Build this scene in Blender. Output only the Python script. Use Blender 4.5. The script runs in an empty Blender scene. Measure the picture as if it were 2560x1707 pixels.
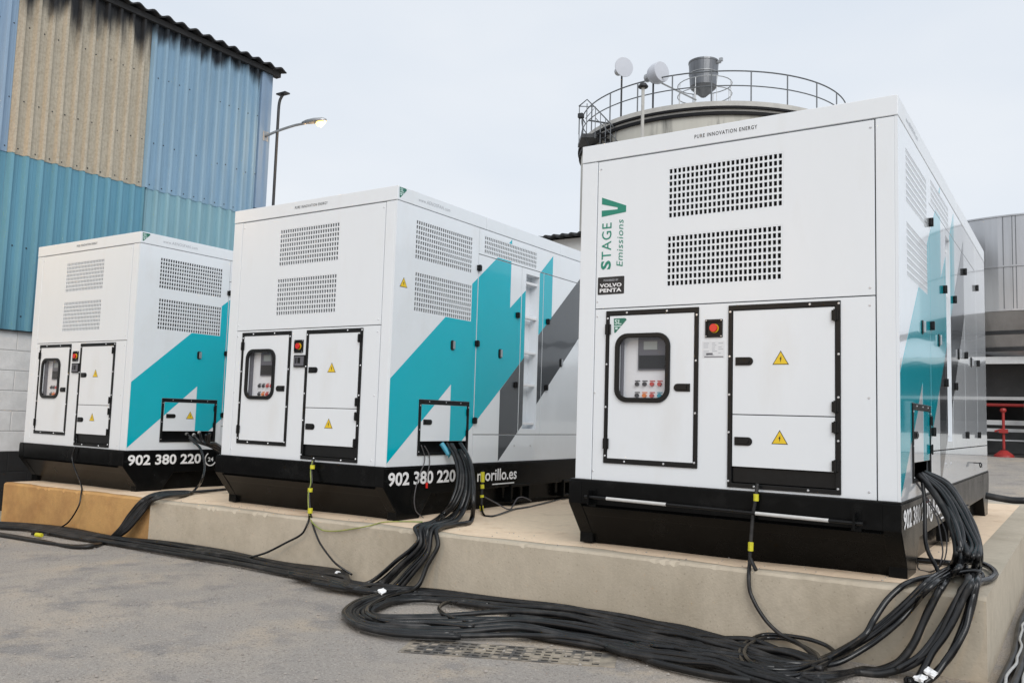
import bpy, math, random
from mathutils import Vector, Matrix
random.seed(7)
R = math.radians
ZO = 0.92                      # height of the canopy floor of the nearest generator above the yard
scene = bpy.context.scene
COL = scene.collection

# ------------------------------------------------------------------ camera
cam_d = bpy.data.cameras.new('camera'); cam = bpy.data.objects.new('camera', cam_d); COL.objects.link(cam)
CR, CU, CF = (0.832991, 0.552436, 0.030672), (0.023088, -0.090093, 0.995666), (-0.552804, 0.828673, 0.087801)
cam.matrix_world = Matrix(((CR[0], CU[0], -CF[0], 3.13626), (CR[1], CU[1], -CF[1], -5.59448), (CR[2], CU[2], -CF[2], 0.43458 + ZO), (0, 0, 0, 1)))
cam_d.sensor_width = 36.0; cam_d.sensor_fit = 'HORIZONTAL'; cam_d.lens = 36.0 * 2147.69 / 2560.0
cam_d.clip_start = 0.05; cam_d.clip_end = 3000
scene.camera = cam

# ------------------------------------------------------------------ sky, sun, exposure
SUN_EL, SUN_AZ = R(38), R(132)         # soft bright patch of the overcast, behind the camera to the right
w = bpy.data.worlds.new('World'); scene.world = w; w.use_nodes = True
nt = w.node_tree; nt.nodes.clear()
out = nt.nodes.new('ShaderNodeOutputWorld'); bg = nt.nodes.new('ShaderNodeBackground')
sky = nt.nodes.new('ShaderNodeTexSky'); sky.sky_type = 'NISHITA'; sky.sun_disc = False
sky.sun_elevation = SUN_EL; sky.sun_rotation = SUN_AZ; sky.air_density = 1.0; sky.dust_density = 4.0
mx = nt.nodes.new('ShaderNodeMixRGB'); mx.inputs[0].default_value = 0.93      # a full overcast over the clear sky
mx.inputs[2].default_value = (8.3, 8.85, 9.5, 1)
# faint large cloud structure
tc = nt.nodes.new('ShaderNodeTexCoord'); mp = nt.nodes.new('ShaderNodeMapping'); mp.inputs['Scale'].default_value = (1.2, 1.2, 3.0)
nz = nt.nodes.new('ShaderNodeTexNoise'); nz.inputs['Scale'].default_value = 1.6; nz.inputs['Detail'].default_value = 4; nz.inputs['Roughness'].default_value = .5
rp = nt.nodes.new('ShaderNodeValToRGB'); rp.color_ramp.elements[0].position = .35; rp.color_ramp.elements[1].position = .7
rp.color_ramp.elements[0].color = (7.7, 8.35, 9.2, 1); rp.color_ramp.elements[1].color = (8.9, 9.25, 9.7, 1)
nt.links.new(tc.outputs['Generated'], mp.inputs[0]); nt.links.new(mp.outputs[0], nz.inputs['Vector'])
nt.links.new(nz.outputs['Fac'], rp.inputs[0]); nt.links.new(rp.outputs[0], mx.inputs[2])
nt.links.new(sky.outputs[0], mx.inputs[1]); nt.links.new(mx.outputs[0], bg.inputs[0])
bg.inputs[1].default_value = 0.091
nt.links.new(bg.outputs[0], out.inputs[0])
sd = bpy.data.lights.new('sun', 'SUN'); sd.energy = 1.5; sd.angle = R(40); sd.color = (1.0, .985, .96)
so = bpy.data.objects.new('sun', sd); COL.objects.link(so)
sdir = Vector((math.sin(SUN_AZ) * math.cos(SUN_EL), math.cos(SUN_AZ) * math.cos(SUN_EL), math.sin(SUN_EL)))
so.rotation_euler = sdir.to_track_quat('Z', 'Y').to_euler(); so.location = (6, -12, 14)
scene.view_settings.view_transform = 'Standard'; scene.view_settings.look = 'None'
scene.view_settings.exposure = 0.15; scene.view_settings.gamma = 1.0; scene.view_settings.use_curve_mapping = False
scene.cycles.max_bounces = 8

# ------------------------------------------------------------------ materials
M = {}
def srgb(r, g, b):
    f = lambda c: (c / 255 / 12.92) if c / 255 <= .04045 else ((c / 255 + .055) / 1.055) ** 2.4
    return (f(r), f(g), f(b), 1)
def mat(name, col, rough=.5, metal=0, noise=0.0, nscale=8, bump=0.0, bscale=60, coat=0.0, emit=None, estr=0, spec=.5, rvar=0.0, stretch=None, col2=None, c2fac=.5, c2scale=3, c2lo=.45, c2hi=.65, bdist=.01):
    m = bpy.data.materials.new(name); m.use_nodes = True; n = m.node_tree.nodes; L = m.node_tree.links
    b = n['Principled BSDF']; b.inputs['Base Color'].default_value = (*col[:3], 1); b.inputs['Roughness'].default_value = rough
    b.inputs['Metallic'].default_value = metal; b.inputs['Coat Weight'].default_value = coat; b.inputs['Coat Roughness'].default_value = .03
    b.inputs['Specular IOR Level'].default_value = spec
    tcn = n.new('ShaderNodeTexCoord'); mpn = n.new('ShaderNodeMapping'); L.new(tcn.outputs['Object'], mpn.inputs[0])
    if stretch: mpn.inputs['Scale'].default_value = stretch
    colout = None
    if col2 is not None:
        t = n.new('ShaderNodeTexNoise'); t.inputs['Scale'].default_value = c2scale; t.inputs['Detail'].default_value = 8; t.inputs['Roughness'].default_value = .62
        L.new(mpn.outputs[0], t.inputs['Vector'])
        r = n.new('ShaderNodeMapRange'); r.inputs['From Min'].default_value = c2lo; r.inputs['From Max'].default_value = c2hi; r.inputs['To Max'].default_value = c2fac
        L.new(t.outputs['Fac'], r.inputs['Value'])
        mm = n.new('ShaderNodeMixRGB'); mm.inputs[1].default_value = (*col[:3], 1); mm.inputs[2].default_value = (*col2[:3], 1)
        L.new(r.outputs['Result'], mm.inputs[0]); colout = mm.outputs[0]
    if noise > 0:
        t = n.new('ShaderNodeTexNoise'); t.inputs['Scale'].default_value = nscale; t.inputs['Detail'].default_value = 9; t.inputs['Roughness'].default_value = .65
        L.new(mpn.outputs[0], t.inputs['Vector'])
        r = n.new('ShaderNodeMapRange'); r.inputs['From Min'].default_value = .25; r.inputs['From Max'].default_value = .75
        r.inputs['To Min'].default_value = 1 - noise; r.inputs['To Max'].default_value = 1 + noise
        L.new(t.outputs['Fac'], r.inputs['Value'])
        v = n.new('ShaderNodeVectorMath'); v.operation = 'SCALE'
        if colout: L.new(colout, v.inputs[0])
        else: v.inputs[0].default_value = col[:3]
        L.new(r.outputs['Result'], v.inputs['Scale']); colout = v.outputs[0]
    if colout: L.new(colout, b.inputs['Base Color'])
    if rvar > 0:
        t = n.new('ShaderNodeTexNoise'); t.inputs['Scale'].default_value = 5; t.inputs['Detail'].default_value = 6; L.new(mpn.outputs[0], t.inputs['Vector'])
        r = n.new('ShaderNodeMapRange'); r.inputs['To Min'].default_value = max(0, rough - rvar); r.inputs['To Max'].default_value = rough + rvar
        L.new(t.outputs['Fac'], r.inputs['Value']); L.new(r.outputs['Result'], b.inputs['Roughness'])
    if bump > 0:
        t = n.new('ShaderNodeTexNoise'); t.inputs['Scale'].default_value = bscale; t.inputs['Detail'].default_value = 6; L.new(mpn.outputs[0], t.inputs['Vector'])
        bn = n.new('ShaderNodeBump'); bn.inputs['Strength'].default_value = bump; bn.inputs['Distance'].default_value = bdist
        L.new(t.outputs['Fac'], bn.inputs['Height']); L.new(bn.outputs[0], b.inputs['Normal'])
    if emit: b.inputs['Emission Color'].default_value = (*emit[:3], 1); b.inputs['Emission Strength'].default_value = estr
    M[name] = m; return m
mat('white_paint', (.765, .80, .835), .34, noise=.02, nscale=2.2, bump=.10, bscale=1.8, bdist=.004, rvar=.06, stretch=(1, 1, .3), col2=(.66, .665, .66), c2fac=.6, c2scale=2.2, c2lo=.56, c2hi=.8)
mat('white_side', (.765, .80, .835), .12, noise=.02, nscale=2.5, bump=.16, bscale=1.3, bdist=.005, coat=.8, rvar=.04, stretch=(1, 1, .5), col2=(.66, .665, .66), c2fac=.5, c2scale=2.2, c2lo=.58, c2hi=.8)
mat('teal', (.0, .42, .515), .12, noise=.03, nscale=2.5, bump=.16, bscale=1.3, bdist=.005, spec=.3, coat=.6)
mat('stripe_grey', (.075, .082, .09), .12, noise=.04, nscale=3, bump=.16, bscale=1.3, bdist=.005, coat=.6, spec=.3)
mat('black_trim', (.008, .0085, .009), .38, noise=.25, nscale=20, spec=.25)
mat('skid_black', (.0045, .0048, .005), .24, noise=.3, nscale=6, bump=.1, bscale=3, spec=.11, rvar=.1, col2=(.022, .022, .022), c2fac=.4, c2scale=5, c2lo=.55, c2hi=.8)
mat('interior', (.018, .018, .019), .8)
mat('louvre', (.34, .35, .36), .5)
mat('steel', (.55, .56, .57), .3, metal=1)
mat('screw', (.62, .63, .65), .3, metal=.6)
mat('text_black', (.015, .015, .016), .5)
mat('text_white', (.82, .82, .83), .45)
mat('text_grey', (.42, .44, .47), .45)
mat('text_green', (.004, .22, .15), .35)
mat('logo_green', (.01, .15, .10), .35)
mat('logo_pale', (.55, .72, .68), .4)
mat('yellow', (.80, .55, .02), .4)
mat('red', (.65, .015, .01), .3)
mat('panel_grey', (.12, .12, .14), .5)
mat('screen', (.30, .33, .32), .25)
mat('panel_white', (.80, .81, .83), .45)
mat('btn_black', (.03, .03, .035), .4); mat('btn_red', (.5, .06, .05), .4); mat('btn_orange', (.7, .2, .04), .4); mat('btn_blue', (.02, .3, .4), .4)
mat('paper', (.72, .73, .75), .6)
mat('cable', (.005, .0055, .0064), .24, noise=.35, nscale=14, spec=.5, rvar=.07, col2=(.05, .048, .046), c2fac=.4, c2scale=7, c2lo=.5, c2hi=.75)
mat('cable_dusty', (.007, .0075, .0085), .42, noise=.4, nscale=10, spec=.42, rvar=.12, col2=(.075, .07, .066), c2fac=.6, c2scale=6, c2lo=.5, c2hi=.75)
mat('cable_grey', (.09, .085, .09), .5)
mat('cable_yg', (.30, .32, .08), .5, col2=(.05, .16, .02), c2fac=.7, c2scale=9)
mat('tape_yellow', (.62, .58, .03), .6, noise=.15, nscale=40)
mat('bar_white', (.56, .56, .55), .5, noise=.15, nscale=15)
mat('tag_white', (.78, .79, .80), .5, noise=.08, nscale=25)
mat('blue_clip', (.07, .36, .50), .4)
mat('cord_white', (.42, .42, .41), .7, noise=.2, nscale=20)
mat('rail_grey', (.13, .14, .15), .5, metal=.3, noise=.2)
mat('galv', (.40, .41, .42), .45, metal=.75, noise=.2, nscale=6)
mat('band_black', (.008, .008, .009), .6, spec=.2)
mat('dark_metal', (.035, .037, .04), .5, metal=.3, noise=.2)
mat('lamp_glow', (1, .75, .35), .5, emit=(1.0, .60, .15), estr=4.0)
mat('glass', (.5, .52, .54), .04)
g = M['glass'].node_tree; b = g.nodes['Principled BSDF']; tr = g.nodes.new('ShaderNodeBsdfTransparent'); tr.inputs[0].default_value = (.95, .95, .955, 1)
gl = g.nodes.new('ShaderNodeBsdfGlossy'); gl.inputs['Roughness'].default_value = .02; lw = g.nodes.new('ShaderNodeLayerWeight'); pw = g.nodes.new('ShaderNodeMath'); pw.operation = 'POWER'; pw.inputs[1].default_value = 4.0; g.links.new(lw.outputs['Facing'], pw.inputs[0]); fr = g.nodes.new('ShaderNodeMath'); fr.operation = 'MULTIPLY_ADD'; fr.inputs[1].default_value = .85; fr.inputs[2].default_value = .035; g.links.new(pw.outputs[0], fr.inputs[0])
ms = g.nodes.new('ShaderNodeMixShader'); g.links.new(fr.outputs[0], ms.inputs[0]); g.links.new(tr.outputs[0], ms.inputs[1]); g.links.new(gl.outputs[0], ms.inputs[2])
g.links.new(ms.outputs[0], g.nodes['Material Output'].inputs[0])
# yard
mat('concrete', (.485, .425, .335), .88, noise=.09, nscale=14, bump=.3, bscale=55, col2=(.36, .31, .235), c2fac=.75, c2scale=1.7, c2lo=.44, c2hi=.68, bdist=.008)
mat('ochre_concrete', (.52, .305, .115), .88, noise=.09, nscale=12, bump=.3, bscale=55, col2=(.36, .19, .075), c2fac=.8, c2scale=2.6, c2lo=.42, c2hi=.66, bdist=.012)  # farthest pad: orange sodium lamp light put into the concrete's base colour
mat('sand', (.78, .61, .44), .95, noise=.10, nscale=14, bump=.4, bscale=60, col2=(.50, .33, .20), c2fac=.8, c2scale=2.6, c2lo=.55, c2hi=.76)
mat('block_white', (.66, .67, .68), .8, noise=.12, nscale=7, bump=.3, bscale=40)
mat('block_tar', (.012, .0125, .014), .8, noise=.4, nscale=5)  # near-black colour for the lowest block courses and their bed
mat('mortar', (.48, .48, .48), .9)
mat('beige_wall', (.50, .47, .40), .8, noise=.12, nscale=4)
mat('far_white', (.62, .63, .62), .8, noise=.1, nscale=2)
mat('roof_dark', (.018, .019, .021), .7, noise=.35, nscale=3)
mat('tank_pale', (.52, .505, .45), .6, noise=.10, nscale=1.5, stretch=(1, 1, .12), col2=(.06, .06, .055), c2fac=.9, c2scale=1.9, c2lo=.52, c2hi=.70)
mat('tank_roof', (.50, .49, .46), .7, noise=.2, nscale=2)
mat('stainless', (.50, .51, .53), .33, metal=.85, noise=.22, nscale=1.8, stretch=(1, 1, .08), bump=.08, bscale=2)
mat('hopper_steel', (.17, .175, .185), .35, metal=.85, noise=.5, nscale=2.5, stretch=(1, 1, .1))
mat('dish', (.55, .57, .62), .4)
mat('shed_floor', (.07, .068, .066), .8, noise=.3, nscale=2)
mat('shed_grey', (.16, .16, .16), .8, noise=.4, nscale=1.2)
mat('shed_dark', (.07, .07, .072), .8, noise=.4, nscale=.8)
mat('beam_white', (.65, .66, .67), .6, noise=.1)
mat('red_paint', (.34, .025, .022), .45, noise=.2)
mat('orange_wood', (.55, .25, .07), .7, noise=.2)
mat('grate_metal', (.30, .26, .205), .85, noise=.25, nscale=12, col2=(.075, .072, .07), c2fac=.95, c2scale=4.0, c2lo=.42, c2hi=.58)
mat('silt', (.02, .019, .018), .9, noise=.3)
mat('silt_fill', (.36, .31, .25), .95, noise=.2, nscale=20)
mat('pebble', (.33, .30, .27), .85, noise=.35, nscale=3)

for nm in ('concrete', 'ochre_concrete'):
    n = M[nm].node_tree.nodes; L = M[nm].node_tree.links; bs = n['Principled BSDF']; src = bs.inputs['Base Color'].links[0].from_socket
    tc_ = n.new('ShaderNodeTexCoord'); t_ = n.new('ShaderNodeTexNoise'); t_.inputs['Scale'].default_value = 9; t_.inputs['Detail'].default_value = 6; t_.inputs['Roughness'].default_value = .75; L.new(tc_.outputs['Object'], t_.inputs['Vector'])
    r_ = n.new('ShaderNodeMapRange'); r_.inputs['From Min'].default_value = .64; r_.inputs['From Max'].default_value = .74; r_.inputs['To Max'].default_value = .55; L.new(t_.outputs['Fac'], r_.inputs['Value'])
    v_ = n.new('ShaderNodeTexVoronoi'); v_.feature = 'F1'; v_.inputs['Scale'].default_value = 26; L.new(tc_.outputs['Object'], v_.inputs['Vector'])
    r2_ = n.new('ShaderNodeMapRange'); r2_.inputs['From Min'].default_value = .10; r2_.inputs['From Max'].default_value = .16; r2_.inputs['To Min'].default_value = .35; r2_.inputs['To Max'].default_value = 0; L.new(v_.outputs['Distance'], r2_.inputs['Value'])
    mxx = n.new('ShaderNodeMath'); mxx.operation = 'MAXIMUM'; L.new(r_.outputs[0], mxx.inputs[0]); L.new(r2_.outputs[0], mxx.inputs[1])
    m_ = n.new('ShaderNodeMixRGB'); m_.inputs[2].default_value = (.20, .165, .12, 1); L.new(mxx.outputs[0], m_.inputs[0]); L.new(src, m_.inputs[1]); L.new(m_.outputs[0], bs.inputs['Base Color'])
def ground_mat():
    m = bpy.data.materials.new('yard_ground'); m.use_nodes = True; n = m.node_tree.nodes; L = m.node_tree.links; b = n['Principled BSDF']
    b.inputs['Roughness'].default_value = .9
    tc = n.new('ShaderNodeTexCoord')
    def noise(s, d=8, r=.6):
        t = n.new('ShaderNodeTexNoise'); t.inputs['Scale'].default_value = s; t.inputs['Detail'].default_value = d; t.inputs['Roughness'].default_value = r
        L.new(tc.outputs['Object'], t.inputs['Vector']); return t.outputs['Fac']
    def ramp(v, p0, p1):
        r = n.new('ShaderNodeMapRange'); r.inputs['From Min'].default_value = p0; r.inputs['From Max'].default_value = p1; L.new(v, r.inputs['Value']); return r.outputs['Result']
    def mix(f, a, c):
        x = n.new('ShaderNodeMixRGB'); L.new(f, x.inputs[0])
        for i, q in ((1, a), (2, c)):
            if isinstance(q, tuple): x.inputs[i].default_value = (*q, 1)
            else: L.new(q, x.inputs[i])
        return x.outputs[0]
    base = mix(ramp(noise(1.1), .42, .60), (.355, .325, .295), (.44, .385, .325))      # grey tarmac, sandy film
    base = mix(ramp(noise(.55, 6), .52, .70), base, (.50, .40, .285))                  # drifts of sand
    base = mix(ramp(noise(2.3), .52, .66), base, (.27, .252, .238))                       # dark damp patches
    sp = noise(95, 3, .7)
    base = mix(ramp(sp, .55, .68), base, (.58, .54, .49))                                # pale grit
    base = mix(ramp(noise(62, 3, .7), .54, .68), base, (.20, .185, .17))                 # dark grit
    L.new(base, b.inputs['Base Color'])
    bn = n.new('ShaderNodeBump'); bn.inputs['Strength'].default_value = .8; bn.inputs['Distance'].default_value = .016
    ad = n.new('ShaderNodeMath'); ad.operation = 'ADD'; L.new(sp, ad.inputs[0]); L.new(noise(22, 6), ad.inputs[1]); L.new(ad.outputs[0], bn.inputs['Height']); L.new(bn.outputs[0], b.inputs['Normal'])
    M['ground'] = m
ground_mat()
def clad_mat(name, c, soot=0.0, ztop=0, spread=.6, mottled=0.0):
    """painted corrugated sheet: vertical weathering streaks, soot stains running down from the eave"""
    m = bpy.data.materials.new(name); m.use_nodes = True; n = m.node_tree.nodes; L = m.node_tree.links; b = n['Principled BSDF']
    b.inputs['Roughness'].default_value = .5; b.inputs['Specular IOR Level'].default_value = .2
    tc = n.new('ShaderNodeTexCoord'); mp = n.new('ShaderNodeMapping'); mp.inputs['Scale'].default_value = (1, 5, .35); L.new(tc.outputs['Object'], mp.inputs[0])
    t = n.new('ShaderNodeTexNoise'); t.inputs['Scale'].default_value = 1.6; t.inputs['Detail'].default_value = 8; t.inputs['Roughness'].default_value = .65; L.new(mp.outputs[0], t.inputs['Vector'])
    r = n.new('ShaderNodeMapRange'); r.inputs['From Min'].default_value = .3; r.inputs['From Max'].default_value = .7; r.inputs['To Min'].default_value = .88; r.inputs['To Max'].default_value = 1.1
    L.new(t.outputs['Fac'], r.inputs['Value'])
    v = n.new('ShaderNodeVectorMath'); v.operation = 'SCALE'; v.inputs[0].default_value = c[:3]; L.new(r.outputs['Result'], v.inputs['Scale']); o = v.outputs[0]
    if mottled:
        t2 = n.new('ShaderNodeTexNoise'); t2.inputs['Scale'].default_value = 28; t2.inputs['Detail'].default_value = 5; L.new(tc.outputs['Object'], t2.inputs['Vector'])
        r2 = n.new('ShaderNodeMapRange'); r2.inputs['From Min'].default_value = .4; r2.inputs['From Max'].default_value = .7; r2.inputs['To Max'].default_value = mottled; L.new(t2.outputs['Fac'], r2.inputs['Value'])
        x2 = n.new('ShaderNodeMixRGB'); L.new(r2.outputs['Result'], x2.inputs[0]); L.new(o, x2.inputs[1]); x2.inputs[2].default_value = (c[0] * .55, c[1] * .52, c[2] * .48, 1); o = x2.outputs[0]
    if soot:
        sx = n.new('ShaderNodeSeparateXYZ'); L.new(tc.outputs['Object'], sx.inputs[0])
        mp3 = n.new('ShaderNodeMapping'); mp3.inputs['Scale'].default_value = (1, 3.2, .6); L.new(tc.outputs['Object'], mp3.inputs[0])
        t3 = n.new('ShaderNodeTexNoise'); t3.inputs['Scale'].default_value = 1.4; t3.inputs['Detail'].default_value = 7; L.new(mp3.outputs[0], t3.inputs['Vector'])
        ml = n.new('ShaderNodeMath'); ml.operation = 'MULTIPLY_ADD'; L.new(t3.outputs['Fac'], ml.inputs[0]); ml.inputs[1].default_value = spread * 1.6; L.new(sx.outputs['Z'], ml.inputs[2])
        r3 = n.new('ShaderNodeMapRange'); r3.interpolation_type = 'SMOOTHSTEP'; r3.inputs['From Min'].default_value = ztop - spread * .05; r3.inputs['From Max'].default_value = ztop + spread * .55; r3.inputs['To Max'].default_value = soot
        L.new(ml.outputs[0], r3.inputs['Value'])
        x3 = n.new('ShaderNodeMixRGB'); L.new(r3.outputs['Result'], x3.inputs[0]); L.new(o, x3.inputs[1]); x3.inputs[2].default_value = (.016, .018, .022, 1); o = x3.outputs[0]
    L.new(o, b.inputs['Base Color']); M[name] = m

# ------------------------------------------------------------------ builders
class MB:
    def __init__(s): s.v = []; s.f = []; s.m = []
    def face(s, pts, mi=0):
        k = len(s.v); s.v += [tuple(p) for p in pts]; s.f.append(tuple(range(k, k + len(pts)))); s.m.append(mi); return s
    def box(s, a, b, mi=0):
        x0, y0, z0 = a; x1, y1, z1 = b; k = len(s.v)
        s.v += [(x0, y0, z0), (x1, y0, z0), (x1, y1, z0), (x0, y1, z0), (x0, y0, z1), (x1, y0, z1), (x1, y1, z1), (x0, y1, z1)]
        for q in ((0, 3, 2, 1), (4, 5, 6, 7), (0, 1, 5, 4), (1, 2, 6, 5), (2, 3, 7, 6), (3, 0, 4, 7)): s.f.append(tuple(k + i for i in q)); s.m.append(mi)
        return s
    def prism(s, poly, fn, d0, d1, mi=0):
        """poly: ccw (u,v); fn(u,v,d)->xyz, d outward; d0 outer, d1 inner"""
        n = len(poly); k = len(s.v)
        s.v += [tuple(fn(u, v, d0)) for u, v in poly] + [tuple(fn(u, v, d1)) for u, v in poly]
        s.f.append(tuple(range(k, k + n))); s.m.append(mi); s.f.append(tuple(range(k + 2 * n - 1, k + n - 1, -1))); s.m.append(mi)
        for i in range(n):
            j = (i + 1) % n; s.f.append((k + i, k + n + i, k + n + j, k + j)); s.m.append(mi)
        return s
    def plate(s, rect, fn, d0, d1, holes=(), mi=0):
        """sheet with rectangular holes as real geometry"""
        u0, v0, u1, v1 = rect
        us = sorted(set([u0, u1] + [h[0] for h in holes] + [h[2] for h in holes])); vs = sorted(set([v0, v1] + [h[1] for h in holes] + [h[3] for h in holes]))
        us = [u for u in us if u0 <= u <= u1]; vs = [v for v in vs if v0 <= v <= v1]
        nu, nv = len(us), len(vs); solid = {}
        for i in range(nu - 1):
            for j in range(nv - 1):
                cu, cv = (us[i] + us[i + 1]) / 2, (vs[j] + vs[j + 1]) / 2
                solid[i, j] = not any(h[0] < cu < h[2] and h[1] < cv < h[3] for h in holes)
        k = len(s.v)
        s.v += [tuple(fn(u, v, d0)) for u in us for v in vs] + [tuple(fn(u, v, d1)) for u in us for v in vs]
        F = lambda i, j: k + i * nv + j
        B = lambda i, j: k + nu * nv + i * nv + j
        for (i, j), ok in solid.items():
            if not ok: continue
            s.f.append((F(i, j), F(i + 1, j), F(i + 1, j + 1), F(i, j + 1))); s.m.append(mi)
            s.f.append((B(i, j), B(i, j + 1), B(i + 1, j + 1), B(i + 1, j))); s.m.append(mi)
            for (di, dj, a, b) in ((0, -1, (i, j), (i + 1, j)), (1, 0, (i + 1, j), (i + 1, j + 1)), (0, 1, (i + 1, j + 1), (i, j + 1)), (-1, 0, (i, j + 1), (i, j))):
                if not solid.get((i + di, j + dj), False):
                    s.f.append((F(*a), B(*a), B(*b), F(*b))); s.m.append(mi)
        return s
    def ring(s, outer, inner, fn, d0, d1, mi=0):
        n = len(outer); k = len(s.v)
        for P, d in ((outer, d0), (inner, d0), (outer, d1), (inner, d1)): s.v += [tuple(fn(u, v, d)) for u, v in P]
        for i in range(n):
            j = (i + 1) % n
            s.f += [(k + i, k + j, k + n + j, k + n + i), (k + i, k + 2 * n + i, k + 2 * n + j, k + j), (k + n + i, k + n + j, k + 3 * n + j, k + 3 * n + i)]; s.m += [mi] * 3
        return s
    def tube(s, pts, r, n=8, mi=0, caps=True):
        pts = [Vector(p) for p in pts]; k = len(s.v); N = len(pts); up = None
        for i, p in enumerate(pts):
            t = (pts[min(i + 1, N - 1)] - pts[max(i - 1, 0)]); t = t.normalized() if t.length > 1e-9 else Vector((0, 0, 1))
            if up is None:
                up = Vector((0, 0, 1)) if abs(t.z) < .9 else Vector((1, 0, 0))
            a = t.cross(up)
            if a.length < 1e-4: a = t.cross(Vector((1, 0.3, 0)))
            a.normalize(); bb = a.cross(t).normalized(); up = bb
            rr = r[i] if isinstance(r, (list, tuple)) else r
            for q in range(n):
                an = 2 * math.pi * q / n; s.v.append(tuple(p + a * (rr * math.cos(an)) + bb * (rr * math.sin(an))))
        for i in range(N - 1):
            for q in range(n):
                q2 = (q + 1) % n; s.f.append((k + i * n + q, k + (i + 1) * n + q, k + (i + 1) * n + q2, k + i * n + q2)); s.m.append(mi)
        if caps:
            s.f.append(tuple(k + q for q in range(n))); s.f.append(tuple(k + (N - 1) * n + n - 1 - q for q in range(n))); s.m += [mi, mi]
        return s
    def lathe(s, prof, c, n=32, mi=0, a0=0, a1=2 * math.pi):
        full = abs(a1 - a0 - 2 * math.pi) < 1e-6; k = len(s.v); m = len(prof); cnt = n if full else n + 1
        for i in range(cnt):
            an = a0 + (a1 - a0) * i / n
            for r, z in prof: s.v.append((c[0] + r * math.cos(an), c[1] + r * math.sin(an), c[2] + z))
        for i in range(n):
            j = (i + 1) % cnt
            for q in range(m - 1): s.f.append((k + i * m + q, k + j * m + q, k + j * m + q + 1, k + i * m + q + 1)); s.m.append(mi)
        return s
    def dome(s, c, r, fn, d, h, n=7, mi=0):
        """small screw head lying on a panel"""
        k = len(s.v)
        s.v += [tuple(fn(c[0] + r * math.cos(2 * math.pi * i / n), c[1] + r * math.sin(2 * math.pi * i / n), d)) for i in range(n)] + [tuple(fn(c[0] + .6 * r * math.cos(2 * math.pi * i / n), c[1] + .6 * r * math.sin(2 * math.pi * i / n), d + h)) for i in range(n)]
        for i in range(n):
            j = (i + 1) % n; s.f.append((k + i, k + j, k + n + j, k + n + i)); s.m.append(mi)
        s.f.append(tuple(k + n + i for i in range(n))); s.m.append(mi); return s
    def build(s, name, mats, parent=None, smooth=False, bevel=0, kind=None, loc=None):
        me = bpy.data.meshes.new(name); me.from_pydata(s.v, [], s.f)
        for m in (mats if isinstance(mats, (list, tuple)) else [mats]): me.materials.append(M[m])
        if len(me.materials) > 1: me.polygons.foreach_set('material_index', s.m)
        if smooth: me.polygons.foreach_set('use_smooth', [True] * len(me.polygons))
        me.update()
        o = bpy.data.objects.new(name, me); COL.objects.link(o)
        if parent: o.parent = parent
        if loc: o.location = loc
        if bevel:
            bv = o.modifiers.new('edge', 'BEVEL'); bv.width = bevel; bv.segments = 2; bv.limit_method = 'ANGLE'; bv.angle_limit = R(40)
        if kind: o['kind'] = kind
        return o
def thing(name, label, cat, loc=(0, 0, 0), group=None):
    o = bpy.data.objects.new(name, None); o.empty_display_size = .1; COL.objects.link(o); o.location = loc; o['label'] = label; o['category'] = cat
    if group: o['group'] = group
    return o
def tag(o, label=None, cat=None, group=None, kind=None):
    if label: o['label'] = label
    if cat: o['category'] = cat
    if group: o['group'] = group
    if kind: o['kind'] = kind
    return o
def copy_tree(o, parent=None):
    c = o.copy(); COL.objects.link(c); c.parent = parent
    for ch in list(o.children): copy_tree(ch, c)
    return c
def spline(P, per=8, closed=False):
    P = [Vector(p) for p in P]; out = []; n = len(P)
    for i in range(n - 1):
        p0 = P[max(i - 1, 0)]; p1 = P[i]; p2 = P[i + 1]; p3 = P[min(i + 2, n - 1)]
        # centripetal-ish tangents limited by segment length
        L = (p2 - p1).length
        t1 = (p2 - p0); t2 = (p3 - p1)
        t1 = t1.normalized() * L if t1.length > 1e-9 else t1; t2 = t2.normalized() * L if t2.length > 1e-9 else t2
        for k in range(per):
            t = k / per; a = 2 * t ** 3 - 3 * t ** 2 + 1; bb = t ** 3 - 2 * t ** 2 + t; c = -2 * t ** 3 + 3 * t ** 2; d = t ** 3 - t ** 2
            out.append(p1 * a + t1 * bb * .85 + p2 * c + t2 * d * .85)
    out.append(P[-1]); return out
def rrect(u0, v0, u1, v1, r, n=7):
    P = []
    for cx, cy, a in ((u1 - r, v0 + r, -90), (u1 - r, v1 - r, 0), (u0 + r, v1 - r, 90), (u0 + r, v0 + r, 180)):
        for i in range(n + 1): an = R(a + 90 * i / n); P.append((cx + r * math.cos(an), cy + r * math.sin(an)))
    return P
def clip(poly, rect):
    u0, v0, u1, v1 = rect
    def cut(P, ins, inter):
        o = []
        for i in range(len(P)):
            a, b = P[i - 1], P[i]; ia, ib = ins(a), ins(b)
            if ia != ib: o.append(inter(a, b))
            if ib: o.append(b)
        return o
    def iu(c): return lambda a, b: (c, a[1] + (b[1] - a[1]) * (c - a[0]) / (b[0] - a[0]))
    def iv(c): return lambda a, b: (a[0] + (b[0] - a[0]) * (c - a[1]) / (b[1] - a[1]), c)
    P = poly
    for ins, it in ((lambda p: p[0] >= u0, iu(u0)), (lambda p: p[0] <= u1, iu(u1)), (lambda p: p[1] >= v0, iv(v0)), (lambda p: p[1] <= v1, iv(v1))):
        if not P: return []
        P = cut(P, ins, it)
    return P
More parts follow.
